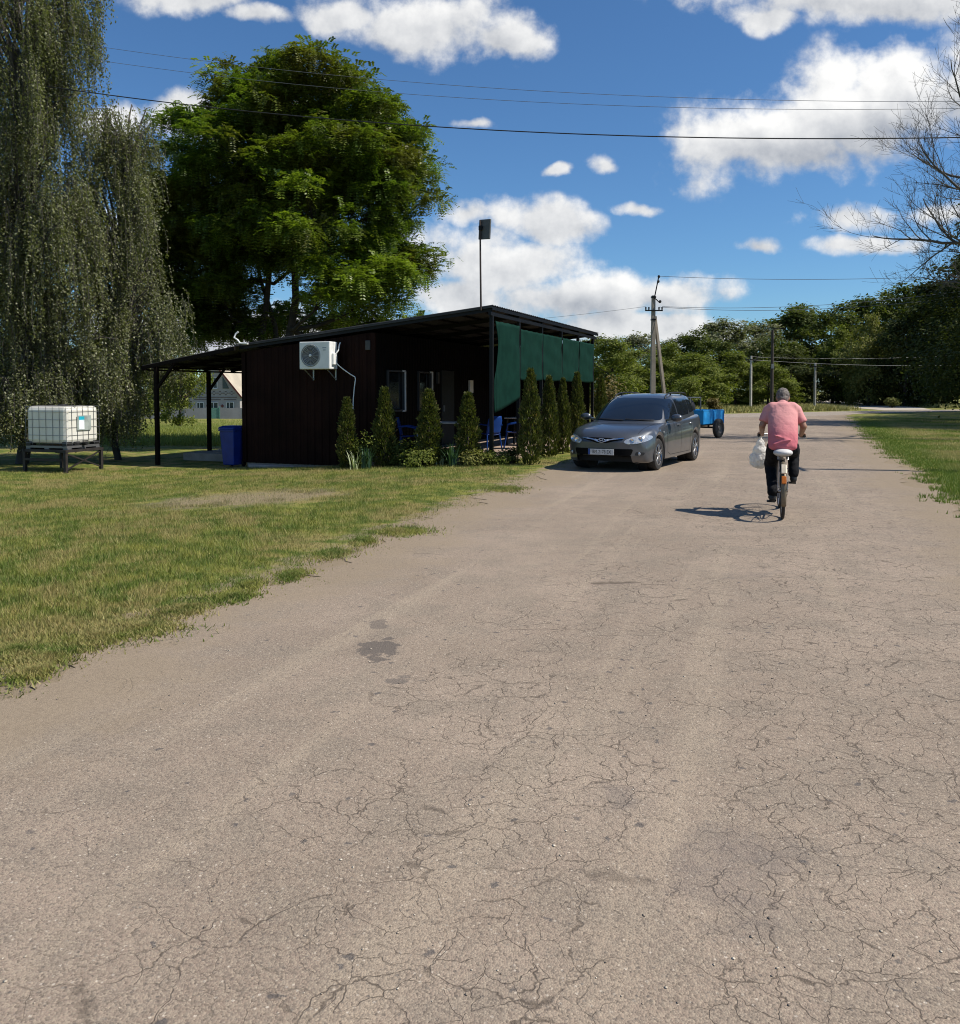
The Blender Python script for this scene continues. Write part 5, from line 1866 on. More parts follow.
GRN = [(0, (.03, .07, .03)), (1, (.06, .12, .05))]
VAR = [(0, (.25, .30, .14)), (1, (.42, .46, .28))]
iris('clump of dark sword leaves between the first two cypresses', 366, 18.45, .58, 36, 1, GRN)
iris('pale yellow green leafed plant at the foot of the leftmost cypress', 353, 18.35, .46, 14, 2, VAR)
iris('clump of sword leaves between the third and fourth cypress', 452, 18.1, .56, 36, 3, GRN)
iris('variegated pale leafed plant right of the third cypress', 440, 18.4, .34, 10, 4, VAR)
iris('thin grassy clump left of the terrace edge', 484, 18.2, .42, 18, 5, GRN)
# ================================================================== the parked estate car
t = NT('grey metallic car paint')
vec = t.obj()
fl = t.voro(900, vec)
dn = t.noise(1.6, 5, .6, vec)
c = t.mix(t.smooth(dn.outputs['Fac'], .35, .7), (.060, .066, .077), (.076, .081, .091))
sepz = t.node('SeparateXYZ'); t.l.new(vec, sepz.inputs[0])
dst = t.math('MULTIPLY', t.smooth(sepz.outputs[2], .55, .15, 0, .55), t.smooth(dn.outputs['Fac'], .3, .6))
c = t.mix(dst, c, (.16, .14, .12))
p = t.princ(Base_Color=c, Metallic=.4, Roughness=.36)
p.inputs['Coat Weight'].default_value = .8; p.inputs['Coat Roughness'].default_value = .06
M_PAINT = t.done(p.outputs[0])
M_CGLASS = pmat('car glass', (.010, .013, .018), .04, 0, .1, 2, spec=.8)
M_TYRE = pmat('tyre rubber', (.022, .021, .020), .8, 0, .2, 10, dirt=.35)
M_RIM = pmat('alloy rim', (.38, .38, .39), .32, .85, .1, 8, dirt=.2)
M_CHROME = pmat('chrome', (.72, .73, .75), .16, 1.0, .05, 8)
M_LAMP = pmat('headlamp glass', (.42, .44, .46), .10, .35, .25, 22, coat=1)
M_SEAM = pmat('seam shadow gap', (.008, .008, .009), .7)

M_INTAKE = pmat('intake black', (.006, .006, .006), .8, 0, .2, 5, spec=.05)
ca_, cb_ = math.atan2(-2.37, -1.33), 0
car = thing('parked_car', 'dark grey estate car with roof rails parked at the road edge facing the camera', 'car', (3.46, 18.52, 0.006), ca_)


def spl(tab, x):
    """smooth table lookup (monotone cubic)"""
    xs_ = [a for a, _ in tab]; ys_ = [b for _, b in tab]
    if x <= xs_[0]:
        return ys_[0]
    if x >= xs_[-1]:
        return ys_[-1]
    i = max(k for k in range(len(xs_)) if xs_[k] <= x)
    i = min(i, len(xs_) - 2)
    h = xs_[i + 1] - xs_[i]; s = (x - xs_[i]) / h
    d = lambda k: (ys_[min(k + 1, len(ys_) - 1)] - ys_[max(k - 1, 0)]) / (xs_[min(k + 1, len(xs_) - 1)] - xs_[max(k - 1, 0)])
    m0, m1 = d(i) * h, d(i + 1) * h
    return (2 * s ** 3 - 3 * s ** 2 + 1) * ys_[i] + (s ** 3 - 2 * s ** 2 + s) * m0 + (-2 * s ** 3 + 3 * s ** 2) * ys_[i + 1] + (s ** 3 - s ** 2) * m1


T_W = [(-2.24, .70), (-2.15, .79), (-1.9, .845), (-1.3, .878), (0, .888), (1.2, .885), (1.7, .872), (2.0, .85), (2.16, .83), (2.24, .80)]
T_SH = [(-2.24, .92), (-2.2, .99), (-2.0, 1.03), (-1.0, 1.0), (0, .965), (.8, .915), (1.2, .875), (1.6, .82), (1.9, .775), (2.08, .715), (2.17, .665), (2.24, .58)]
T_C = [(-2.24, .92), (-2.2, 1.0), (-2.0, 1.04), (-1.0, 1.02), (.6, .95), (1.0, .935), (1.4, .90), (1.8, .84), (2.02, .785), (2.12, .735), (2.19, .675), (2.24, .585)]
T_B = [(-2.24, .42), (-2.2, .32), (-2.1, .26), (-1.8, .22), (0, .19), (1.8, .19), (2.1, .175), (2.19, .20), (2.22, .25), (2.24, .32)]
AX, RW = 1.35, .315
stn = sorted(set([round(v, 4) for v in np.linspace(-2.2, 2.19, 84)] + [-2.24, -2.225, 2.21, 2.225, 2.235, 2.24] + [round(s * AX + RW * 1.18 * math.cos(a), 4) for s in (-1, 1) for a in np.linspace(0, math.pi, 23)]))
rows = []
for x in stn:
    w = spl(T_W, x); zs = spl(T_SH, x); zc = spl(T_C, x); zb = spl(T_B, x)
    arch = 0
    for s in (-1, 1):
        dx = x - s * AX
        if abs(dx) < RW * 1.18:
            arch = max(arch, RW + math.sqrt(max(0, (RW * 1.18) ** 2 - dx * dx)))
    zb2 = max(zb, arch)
    prof = [(.70, zb2), (.955, zb2 + .0), (.985, zb2 + .018)]
    for (f, z) in ((.992, .34), (1.0, .46), (1.0, .58), (.995, .68)):
        zz = zb + (zs - zb) * (z - .19) / (.95 - .19)
        prof.append((f, max(zz, zb2 + .02 + .012 * len(prof))))
    zz1 = zs - .11 * min(1, (zs - zb) / .7); zz2 = zs - .035 * min(1, (zs - zb) / .7)
    prof += [(.975, max(zz1, zb2 + .11)), (.945, max(zz2, zb2 + .13)), (.895, max(zs, zb2 + .14))]
    zt_ = max(zs, zb2 + .14)
    for f, m in ((.78, .45), (.6, .72), (.4, .88), (.2, .97), (0, 1.0)):
        prof.append((f, zt_ + (zc - zs) * m))
    sF = sstep(1.45, 2.2, x); sR = sstep(-1.6, -2.2, x) if x < -1.6 else 0
    sR = float(sstep(0, 1, np.clip((-1.6 - x) / .6, 0, 1)))
    row = []
    for (f, z) in prof:
        y = f * w
        xx = x - .40 * (abs(y) / .87) ** 2.8 * float(sF) + .16 * (abs(y) / .87) ** 3 * sR
        row.append(Vector((xx, y, z)))
    full = [Vector((v.x, -v.y, v.z)) for v in row[:-1]] + row[::-1]
    rows.append(full)
mb = MB().grid(rows)
# rounded nose and tail: the end sections closed across the car with the same plan curve
half = len(rows[0]) // 2
for end, amp, ex, sg in ((len(rows) - 1, .40, 2.8, -1), (0, .16, 3, 1)):
    src = rows[end]
    cap = []
    for i in range(half + 1):
        yi = abs(src[i].y); z = src[i].z
        x0 = stn[end]
        cap.append([(x0 + sg * amp * (abs(yi * u) / .87) ** ex, yi * u, z) for u in np.linspace(-1, 1, 25)])
    mb.grid(cap)
body = mb.build('body', M_PAINT, car, smooth=38, weld=True)

# greenhouse
T_L = [(.80, 1.28, -2.22, .855), (.90, 1.16, -2.20, .845), (1.05, .93, -2.15, .805), (1.2, .66, -2.08, .762), (1.35, .36, -1.97, .705), (1.43, .15, -1.86, .655), (1.475, -.05, -1.74, .59), (1.505, -.30, -1.5, .46), (1.518, -.55, -1.2, .25)]
lv = lambda z, k: spl([(a[0], a[k]) for a in T_L], z)
zl = list(np.linspace(.80, 1.42, 46)) + [1.44, 1.46, 1.475, 1.49, 1.502, 1.511, 1.518]
NP = 168
rows = []
for z in zl:
    xf, xr, hw = lv(z, 1), lv(z, 2), lv(z, 3)
    row = []
    for k in range(NP + 1):
        a = 2 * math.pi * k / NP
        c_, s_ = math.cos(a), math.sin(a)
        n_ = 5.2
        x = (xf + xr) / 2 + (xf - xr) / 2 * math.copysign(abs(c_) ** (2 / n_), c_)
        y = hw * math.copysign(abs(s_) ** (2 / n_), s_)
        # bow of the windscreen in plan, taper of the cabin towards the tail
        if c_ > 0:
            x -= .16 * (abs(y) / hw) ** 2 * (xf - x + .6) / (xf - x + .6) * (1 if x > xf - .6 else 0) * float(sstep(.6, 0., xf - x))
        y *= 1 - .10 * max(0, (-.4 - x) / 1.8) ** 1.5
        row.append((x, y, z))
    rows.append(row)
mb = MB().grid(rows); k0 = (len(rows) - 1) * (NP + 1)
mb.f.append(tuple(range(k0, k0 + NP)))
cabin = mb.build('cabin', M_PAINT, car, smooth=45)


def bvh_of(*objs):
    V = []; F = []
    for o in objs:
        b = len(V)
        V += [v.co.copy() for v in o.data.vertices]
        F += [tuple(b + i for i in p.vertices) for p in o.data.polygons]
    return BVHTree.FromPolygons(V, F)


BV = bvh_of(body, cabin)


def patch(poly, axis, side, name, mat, off=.005, bv=BV, cuts=6, parent=car, rnd=0, edge=.045):
    """flat outline projected on the car's skin; axis 'x' -> poly is (y,z); 'y' -> (x,z)"""
    bm = bmesh.new()
    vs = []
    if rnd:   # round the corners by subdividing corners
        q = []
        n = len(poly)
        for i in range(n):
            a, b, c = Vector(poly[i - 1]), Vector(poly[i]), Vector(poly[(i + 1) % n])
            for s in (0, .35, .65, 1):
                r1 = b + (a - b) * min(.45, rnd / max(.001, (a - b).length)); r2 = b + (c - b) * min(.45, rnd / max(.001, (c - b).length))
                q.append(tuple(r1.lerp(b, s).lerp(b.lerp(r2, s), s)))
        poly = q
    for (u, v) in poly:
        vs.append(bm.verts.new((3 * side, u, v) if axis == 'x' else (u, 3 * side, v)))
    f = bm.faces.new(vs)
    bmesh.ops.triangulate(bm, faces=[f])
    for _ in range(cuts):
        es = [e for e in bm.edges if e.calc_length() > edge]
        if es:
            bmesh.ops.subdivide_edges(bm, edges=es, cuts=1)
            bmesh.ops.triangulate(bm, faces=[f for f in bm.faces if len(f.verts) > 3])
    d = Vector((-side, 0, 0)) if axis == 'x' else Vector((0, -side, 0))
    for v in bm.verts:
        loc, nr, _, _ = bv.ray_cast(v.co, d, 6)
        if loc is None:
            loc, nr, _, _ = bv.find_nearest(v.co + d * 2.2)
        if nr.dot(d) > 0:
            nr = -nr
        v.co = loc + nr * off
    bmesh.ops.recalc_face_normals(bm, faces=bm.faces)
    me = bpy.data.meshes.new(name); bm.to_mesh(me); bm.free()
    me.materials.append(mat); shade(me, 50)
    return link(bpy.data.objects.new(name, me), parent)


def line_patch(pts, axis, side, name, mat, w=.009, off=.003, parent=car):
    mb = MB()
    d = Vector((-side, 0, 0)) if axis == 'x' else Vector((0, -side, 0))
    P = []
    for i in range(len(pts) - 1):
        a, b = Vector(pts[i]), Vector(pts[i + 1]); n = max(2, int((b - a).length / .05))
        P += [a.lerp(b, k / n) for k in range(n)]
    P.append(Vector(pts[-1]))
    rows = []
    for i, p_ in enumerate(P):
        t_ = (P[min(i + 1, len(P) - 1)] - P[max(i - 1, 0)]).normalized(); n_ = Vector((-t_.y, t_.x)) * w / 2
        r = []
        for q in (p_ - n_, p_ + n_):
            o = Vector((3 * side, q.x, q.y)) if axis == 'x' else Vector((q.x, 3 * side, q.y))
            loc, nr, _, _ = BV.ray_cast(o, d, 6)
            if loc is None:
                loc, nr, _, _ = BV.find_nearest(o + d * 2.2)
            if nr.dot(d) > 0:
                nr = -nr
            r.append(loc + nr * off)
        rows.append(r)
    mb.grid(rows)
    return mb


patch([(-.735, .98), (-.3, .957), (.3, .957), (.735, .98), (.57, 1.40), (.3, 1.42), (-.3, 1.42), (-.57, 1.40)], 'x', 1, 'windscreen', M_CGLASS, .009, rnd=.05)
patch([(-.60, 1.10), (.60, 1.10), (.50, 1.38), (-.50, 1.38)], 'x', -1, 'rear_window', M_CGLASS, .006, rnd=.05)
for s in (1, -1):
    patch([(.66, .985), (-.10, 1.01), (-.10, 1.40), (.10, 1.405), (.33, 1.27)], 'y', s, 'side_window', M_CGLASS, .006, rnd=.03)
    patch([(-.19, 1.035), (-1.02, 1.065), (-1.12, 1.20), (-1.08, 1.385), (-.19, 1.405)], 'y', s, 'side_window', M_CGLASS, .006, rnd=.03)
    patch([(-1.16, 1.085), (-1.78, 1.13), (-1.70, 1.26), (-1.5, 1.355), (-1.16, 1.385)], 'y', s, 'side_window', M_CGLASS, .006, rnd=.04)
    # door gaps
    mb = MB()
    for ln_ in ([(.80, .92), (.84, .60), (.80, .33), (.62, .27)], [(-.14, .97), (-.16, .60), (-.14, .27)], [(-1.06, 1.0), (-.98, .78), (-.88, .60), (-.86, .27)], [(.62, .27), (-.86, .27)]):
        q = line_patch(ln_, 'y', s, 'x', None); mb.add(q.v, q.f)
    mb.build('door_gap', M_SEAM, car, fix=False)
    for xh in (.02, -.92):
        loc, nr, _, _ = BV.ray_cast(Vector((xh, 3 * s, .865)), Vector((0, -s, 0)), 6)
        mb = MB(); mb.tube([loc + Vector((.09, s * .002, 0)), loc + Vector((.06, s * .028, .004)), loc + Vector((-.06, s * .028, .004)), loc + Vector((-.09, s * .002, 0))], [.010, .014, .014, .010], 8)
        mb.build('door_handle', M_PAINT, car, smooth=50)
    # mirrors
    mb = MB(); mb.ellipsoid((.60, s * 1.0, 1.02), (.085, .125, .078), 18, 12); mb.bar((.62, s * .80, .97), (.60, s * .93, 1.0), .05, .045)
    mi = mb.build('mirror', M_PAINT, car, smooth=60)
    MB().ellipsoid((.535, s * 1.0, 1.02), (.03, .105, .062), 14, 8).build('mirror_glass', M_CGLASS, mi, smooth=60)
    # lights
    hl = patch([(s * .42, .585), (s * .50, .545), (s * .66, .56), (s * .80, .60), (s * .842, .66), (s * .83, .705), (s * .72, .71), (s * .56, .675), (s * .46, .63)], 'x', 1, 'headlight', M_LAMP, .008, rnd=.03)
    for (yy, zz, rr) in ((.57, .610, .045), (.70, .640, .048)):
        mb = MB()
        loc, nr, _, _ = BV.ray_cast(Vector((3, s * yy, zz)), Vector((-1, 0, 0)), 6)
        mt = Matrix.Translation(loc + Vector((.012, 0, 0))) @ Matrix.Rotation(R(90), 4, 'Y')
        mb.lathe([(0.001, -.004), (rr * .55, -.002), (rr, .012), (rr * 1.06, .004)], 20, mt)
        mb.build('reflector', M_CHROME, hl, smooth=60)
    fg_ = patch([(s * .62, .33), (s * .76, .33), (s * .78, .385), (s * .64, .40)], 'x', 1, 'fog_lamp_recess', M_BLACK, .005, rnd=.02)
    loc, nr, _, _ = BV.ray_cast(Vector((3, s * .69, .362)), Vector((-1, 0, 0)), 6)
    MB().lathe([(0.001, .012), (.025, .01), (.034, .0)], 18, Matrix.Translation(loc + Vector((.006, 0, 0))) @ Matrix.Rotation(R(90), 4, 'Y')).build('fog_lamp', M_LAMP, car, smooth=60)
    patch([(s * .62, .95), (s * .80, .93), (s * .78, .68), (s * .64, .72)], 'x', -1, 'tail_light', pmat('red lamp', (.28, .012, .01), .15, 0, .1, 4), .006, rnd=.03)
    patch([(1.0, .735), (1.08, .735), (1.08, .765), (1.0, .765)], 'y', s, 'side_indicator', M_LAMP, .006)
    # roof rail
    pts = []
    for i in range(17):
        u = i / 16; x = .02 - 1.72 * u
        h = 1.50 + .030 * math.sin(min(1, u * 1.0) * math.pi) ** .4
        yy = .565 - .02 * u
        loc, nr, _, _ = BV.ray_cast(Vector((x, s * yy, 3)), Vector((0, 0, -1)), 6)
        pts.append(Vector((x, s * yy, loc.z + (.0 if i in (0, 16) else .052))))
    mb = MB(); mb.tube(pts, .015, 8)
    for i in (4, 12):
        mb.bar(pts[i] - Vector((0, 0, .05)), pts[i], .03, .03)
    mb.build('roof_rail', M_BLACK, car, smooth=50)
    # black wheel housing
    for ax in (AX, -AX):
        MB().lathe([(.0, -.13), (RW * 1.165, -.13), (RW * 1.165, .06)], 28, Matrix.Translation((ax, s * .66, RW)) @ Matrix.Rotation(R(-90) * s, 4, 'X')).build('wheel_housing', M_SEAM, car, smooth=50, fix=False)

patch([(-.43, .665), (.43, .665), (.40, .635), (.20, .59), (.10, .565), (-.10, .565), (-.20, .59), (-.40, .635)], 'x', 1, 'grille', M_INTAKE, .006)
mb = MB()
for s in (1, -1):
    q = line_patch([(s * .10, .61), (s * .22, .632), (s * .42, .652)], 'x', 1, 'x', None, .020, .020); mb.add(q.v, q.f)
    q = line_patch([(s * .07, .600), (s * .14, .618)], 'x', 1, 'x', None, .034, .021); mb.add(q.v, q.f)
mb.build('grille_wing', M_CHROME, car, fix=False, solid=.004)
loc, _, _, _ = BV.ray_cast(Vector((3, 0, .615)), Vector((-1, 0, 0)), 6)
mt = Matrix.Translation(loc + Vector((.026, 0, 0))) @ Matrix.Rotation(R(-18), 4, 'Y')
em = MB()
ring = []
for k in range(29):
    a = 2 * math.pi * k / 28
    ring.append(mt @ Vector((0, .074 * math.cos(a), .038 * math.sin(a))))
em.tube(ring, .0065, 8, False)
for (a, b) in (((-.040, -.026), (-.022, .026)), ((.022, -.026), (.040, .026))):
    em.tube([mt @ Vector((0, -a[0], a[1])), mt @ Vector((0, -b[0], b[1]))], .0075, 6)
em.tube([mt @ Vector((0, .030, .004)), mt @ Vector((.003, 0, 0)), mt @ Vector((0, -.030, -.004))], .0065, 6)
em.build('emblem', M_CHROME, car, smooth=60)
patch([(-.60, .455), (.60, .455), (.54, .30), (.40, .225), (-.40, .225), (-.54, .30)], 'x', 1, 'lower_grille', M_INTAKE, .014, rnd=.05, edge=.018, cuts=8)
mb = line_patch([(-.66, .185), (-.3, .198), (.3, .198), (.66, .185)], 'x', 1, 'x', None, .02, .008); mb.build('bumper_lip', pmat('lip', (.12, .125, .13), .35, .4), car, fix=False)
# bonnet edges
mb = MB()
for s in (1, -1):
    P = []
    for i in range(14):
        u = i / 13; x = 1.05 + 1.02 * u; y = s * (.70 - .08 * u)
        loc, nr, _, _ = BV.ray_cast(Vector((x, y, 3)), Vector((0, 0, -1)), 6)
        P.append([loc + Vector((0, -.004, .002)), loc + Vector((0, .004, .002))])
    mb.grid(P)
mb.build('bonnet_gap', M_SEAM, car, fix=False)
# wipers
mb = MB()
for (a, b) in (((.62, .965), (.05, .985)), ((.02, .965), (-.55, .985))):
    q = line_patch([a, b], 'x', 1, 'x', None, .018, .016); mb.add(q.v, q.f)
mb.build('wiper', M_BLACK, car, fix=False)
# number plate
loc, _, _, _ = BV.ray_cast(Vector((3, 0, .39)), Vector((-1, 0, 0)), 6)
pl = MB().box((loc.x + .03, 0, .392), (.012, .53, .115)).build('number_plate', pmat('plate white', (.55, .55, .54), .4), car, bevel=.004)
MB().box((loc.x + .0375, -.243, .392), (.004, .04, .11)).build('plate_band', pmat('plate blue', (.02, .06, .25), .4), pl)
text_mesh('plate_text', 'BM 2178 EX', .092, M_SEAM, pl, Matrix.Translation((loc.x + .0375, .018, .392)) @ Matrix(((0, 0, 1, 0), (.82, 0, 0, 0), (0, 1, 0, 0), (0, 0, 0, 1))))
# underside
MB().box((0, 0, .24), (3.9, 1.2, .10)).build('underbody', M_SEAM, car)


def wheel(x, s):
    w = bpy.data.objects.new('wheel', None); link(w, car)
    w.location = (x, s * .775, RW)
    mt = Matrix.Rotation(R(-90) * s, 4, 'X')
    MB().lathe([(.205, -.10), (.25, -.103), (.295, -.095), (RW, -.07), (RW, .07), (.295, .095), (.25, .103), (.215, .098), (.205, .06)], 48, mt).build('tyre', M_TYRE, w, smooth=40)
    mb = MB(); mb.lathe([(.205, .10), (.215, .096), (.205, .07), (.195, -.05), (.0, -.05)], 40, mt)
    rim = mb.build('rim', M_RIM, w, smooth=35)
    mb = MB(); mb.lathe([(0, .02), (.17, .02)], 30, mt); mb.build('brake_disc', pmat('brake', (.10, .095, .09), .5, .5), w)
    mb = MB()
    for k in range(10):
        a = 2 * math.pi * k / 10 + (.13 if k % 2 else -.13)
        p0 = mt @ Vector((.045 * math.cos(a), .045 * math.sin(a), .085)); p1 = mt @ Vector((.20 * math.cos(a), .20 * math.sin(a), .082))
        mb.bar(p0, p1, .022, .022)
    mb.lathe([(0, .098), (.04, .096), (.058, .08), (.058, .05)], 20, mt)
    mb.build('spokes', M_RIM, w, smooth=40, bevel=.004)
for x in (AX, -AX):
    for s in (1, -1):
        wheel(x, s)

# ------------------------------------------------------------------ blue trailer with a scrap frame in it
trx, try_ = 7.40, 28.81
trl = thing('trailer', 'small blue two wheeled box trailer standing behind the grey car', 'trailer', (trx, try_, 0.006), R(-42))
M_TB = pmat('sky blue paint', (.02, .25, .58), .5, 0, .12, 3, dirt=.12, spec=.2)
mb = MB()
mb.box((0, -.70, .69), (1.03, .03, .44)); mb.box((0, .75, .69), (1.03, .03, .44)); mb.box((.50, .025, .69), (.03, 1.42, .44)); mb.box((-.50, .025, .69), (.03, 1.42, .44)); mb.box((0, .025, .475), (1.02, 1.46, .03))
mb.build('box', M_TB, trl, bevel=.01)
mb = MB()
mb.tube([(-.51, -.71, .91), (.51, -.71, .91), (.51, .76, .91), (-.51, .76, .91), (-.51, -.71, .91)], .018, 8)
for y in (-.7, .02, .75):
    mb.bar((.52, y, .47), (.52, y, .90), .03, .03)
mb.build('box_rim', M_TB, trl, smooth=50)
mb = MB(); mb.box((0, .02, .43), (.8, 1.4, .05)); mb.bar((-.6, .1, .34), (.6, .1, .34), .06, .06); mb.bar((-.3, .1, .34), (-.3, .1, .43), .05, .05); mb.bar((.3, .1, .34), (.3, .1, .43), .05, .05); mb.build('chassis', M_STEEL, trl)
for s in (-1, 1):
    w = bpy.data.objects.new('wheel', None); link(w, trl); w.location = (s * .66, .1, .32)
    MB().lathe([(.17, -.07), (.27, -.08), (.32, -.05), (.32, .05), (.27, .08), (.17, .07)], 32, Matrix.Rotation(R(90), 4, 'Y')).build('tyre', M_TYRE, w, smooth=40)
    MB().lathe([(0, .05), (.06, .05), (.08, .02), (.16, .03), (.175, .06)], 24, Matrix.Rotation(R(90) * s, 4, 'Y')).build('rim', pmat('trailer rim', (.14, .13, .12), .5, .4), w, smooth=40)
mb = MB(); mb.bar((0, -.65, .42), (0, -1.7, .44), .06, .06); mb.build('drawbar', M_STEEL, trl)
MB().bar((0, -1.6, .0), (0, -1.6, .44), .04, .04).build('prop_leg', M_STEEL, trl)
fr = thing('wire_cage', 'grey wire frame with a dark bundle carried at the front of the blue trailer', 'cage', (trx - .45, try_ - .30, .50), R(-42))
mb = MB()
for x in (-.55, .3):
    for y in (-.4, .3):
        mb.bar((x, y, 0), (x, y, .86), .03, .03)
for z in (.05, .85):
    mb.tube([(-.55, -.4, z), (.3, -.4, z), (.3, .3, z), (-.55, .3, z), (-.55, -.4, z)], .016, 6)
for i in range(6):
    mb.tube([(-.55 + .85 * i / 5, -.4, .05), (-.55 + .85 * i / 5, -.4, .85)], .007, 5); mb.tube([(-.55, -.4, .18 + i * .11), (.3, -.4, .18 + i * .11)], .007, 5)
mb.build('frame', M_GREY, fr, smooth=50)
mb = MB(); mb.ellipsoid((.08, -.05, .44), (.20, .22, .36), 18, 14); mb.ellipsoid((-.18, .02, .22), (.24, .2, .2), 14, 10)
fuse('bundle', mb, .02, 4, pmat('dark sacking', (.035, .036, .042), .9, 0, .3, 12), fr)
# ================================================================== the cyclist
BX, BY = at(784, 10.5), 10.5
BROT = -math.atan2(.30, .95)
bike = thing('bicycle', 'old black bicycle with a white covered saddle and an orange rear reflector', 'bicycle', (BX, BY, 0.006), BROT)
M_BK = pmat('black bicycle paint', (.018, .018, .02), .35, .1, .1, 5, coat=.3)
M_BCH = pmat('dull chrome', (.45, .45, .46), .3, .9, .1, 8)
WR = .345
RH, FH = (0, 0, WR), (0, 1.07, WR)
BBK = Vector((0, .45, .285))


def bwheel(c, steer=0):
    w = bpy.data.objects.new('wheel', None); link(w, bike); w.location = c
    w.rotation_euler = (0, 0, steer)
    mt = Matrix.Rotation(R(90), 4, 'Y')
    prof = [(WR - .021 + .021 * math.cos(a), .021 * math.sin(a)) for a in np.linspace(0, 2 * math.pi, 13)]
    MB().lathe(prof, 64, mt).build('tyre', M_TYRE, w, smooth=60)
    MB().lathe([(.303, -.012), (.316, -.014), (.316, .014), (.303, .012), (.303, -.012)], 64, mt).build('rim', M_BCH, w, smooth=40)
    mb = MB()
    for k in range(32):
        a = 2 * math.pi * k / 32; b = a + (.5 if k % 2 else -.5); sx = .022 if k % 4 < 2 else -.022
        mb.tube([(sx, .018 * math.cos(b), .018 * math.sin(b)), (0, .308 * math.cos(a), .308 * math.sin(a))], .0014, 4, False)
    mb.build('spokes', M_BCH, w)
    MB().tube([(-.055, 0, 0), (.055, 0, 0)], .016, 12).build('hub', M_BCH, w, smooth=40)


bwheel(RH); bwheel(FH, R(2))
mb = MB()
st_top = Vector((0, .235, .72)); ht_top = Vector((0, .86, .90)); ht_bot = Vector((0, .905, .70))
mb.tube([BBK, st_top], .016, 10); mb.tube([BBK, ht_bot], .018, 10); mb.tube([st_top + Vector((0, 0, -.03)), ht_top + Vector((0, 0, -.05))], .015, 10); mb.tube([ht_bot - Vector((0, 0, .03)), ht_top], .021, 10)
for s in (-1, 1):
    mb.tube([(s * .05, 0, WR), BBK + Vector((s * .03, 0, 0))], .010, 8); mb.tube([(s * .055, 0, WR), st_top + Vector((s * .018, 0, -.02))], .008, 8)
mb.build('frame', M_BK, bike, smooth=50)
mb = MB()
for s in (-1, 1):
    mb.tube([ht_bot - Vector((-s * .04, -.01, .03)), (s * .05, 1.0, .50), (s * .05, 1.07, WR)], [.014, .012, .009], 8)
mb.tube([ht_bot - Vector((.05, -.01, .03)), ht_bot - Vector((-.05, -.01, .03))], .014, 8)
mb.build('fork', M_BK, bike, smooth=50)
mb = MB(); mb.tube([ht_top, ht_top + Vector((0, -.01, .07)), ht_top + Vector((0, .03, .09))], .013, 8)
c0_ = ht_top + Vector((0, .03, .09))
for s in (-1, 1):
    mb.tube([c0_, c0_ + Vector((s * .10, .02, .02)), c0_ + Vector((s * .20, -.03, .02)), c0_ + Vector((s * .275, -.15, .005))], .011, 8)
hb = mb.build('handlebar', M_BCH, bike, smooth=50)
for s in (-1, 1):
    MB().tube([c0_ + Vector((s * .225, -.07, .014)), c0_ + Vector((s * .288, -.18, .0))], .0165, 10).build('grip', M_BLACK, hb, smooth=50)
    MB().tube([c0_ + Vector((s * .18, .02, .01)), c0_ + Vector((s * .25, -.03, -.02)), c0_ + Vector((s * .31, -.11, -.03))], .006, 6).build('brake_lever', M_BCH, hb, smooth=50)
# seat post, saddle
mb = MB(); mb.tube([st_top, (0, .19, .80)], .013, 8); mb.build('seat_post', M_BCH, bike, smooth=50)
mb = MB(); mb.ellipsoid((0, .09, .815), (.118, .115, .052), 20, 12); mb.ellipsoid((0, .23, .82), (.058, .15, .035), 16, 10)
fuse('saddle', mb, .010, 4, pmat('pale saddle cover', (.56, .54, .53), .6, 0, .08, 10), bike)
for s in (-1, 1):
    MB().lathe([(.022 - (.006 if k % 2 else 0), k * .008) for k in range(7)], 10, Matrix.Translation((s * .05, .05, .735))).build('saddle_spring', M_BCH, bike, smooth=40)
# mudguards
def guard(c, a0, a1, r, w, name, mat):
    rows = []
    for i in range(25):
        a = R(a0 + (a1 - a0) * i / 24)
        row = []
        for k in range(7):
            u = (k / 6 - .5) * 2
            rr = r - .018 * u * u
            row.append((u * w, c[1] + rr * math.cos(a), c[2] + rr * math.sin(a)))
        rows.append(row)
    return MB().grid(rows).build(name, mat, bike, smooth=60, fix=False, solid=.002)
M_MG = pmat('worn mudguard', (.16, .13, .09), .45, .4, .35, 9, dirt=.4)
guard(RH, 60, 205, WR + .022, .031, 'mudguard', M_MG)
guard(FH, -12, 120, WR + .022, .029, 'mudguard', M_BK)
rl = MB().box((0, -.335, .515), (.056, .022, .10), Matrix.Rotation(R(-24), 3, 'X')).build('rear_reflector', pmat('orange reflector', (.50, .14, .02), .3, 0, .1, 20), bike, bevel=.008)
MB().box((0, -.262, .64), (.062, .02, .13), Matrix.Rotation(R(-38), 3, 'X')).build('pale_patch', pmat('pale guard patch', (.62, .53, .40), .4, .1), bike, bevel=.008)  # pale raised patch on the mudguard above the reflector
mb = MB()
for s in (-1, 1):
    mb.tube([(s * .06, 0, WR), (s * .05, -.22, .60)], .004, 6); mb.tube([(s * .06, 0, WR), (s * .04, -.36, .42)], .004, 6)
mb.build('guard_stays', M_BCH, bike)
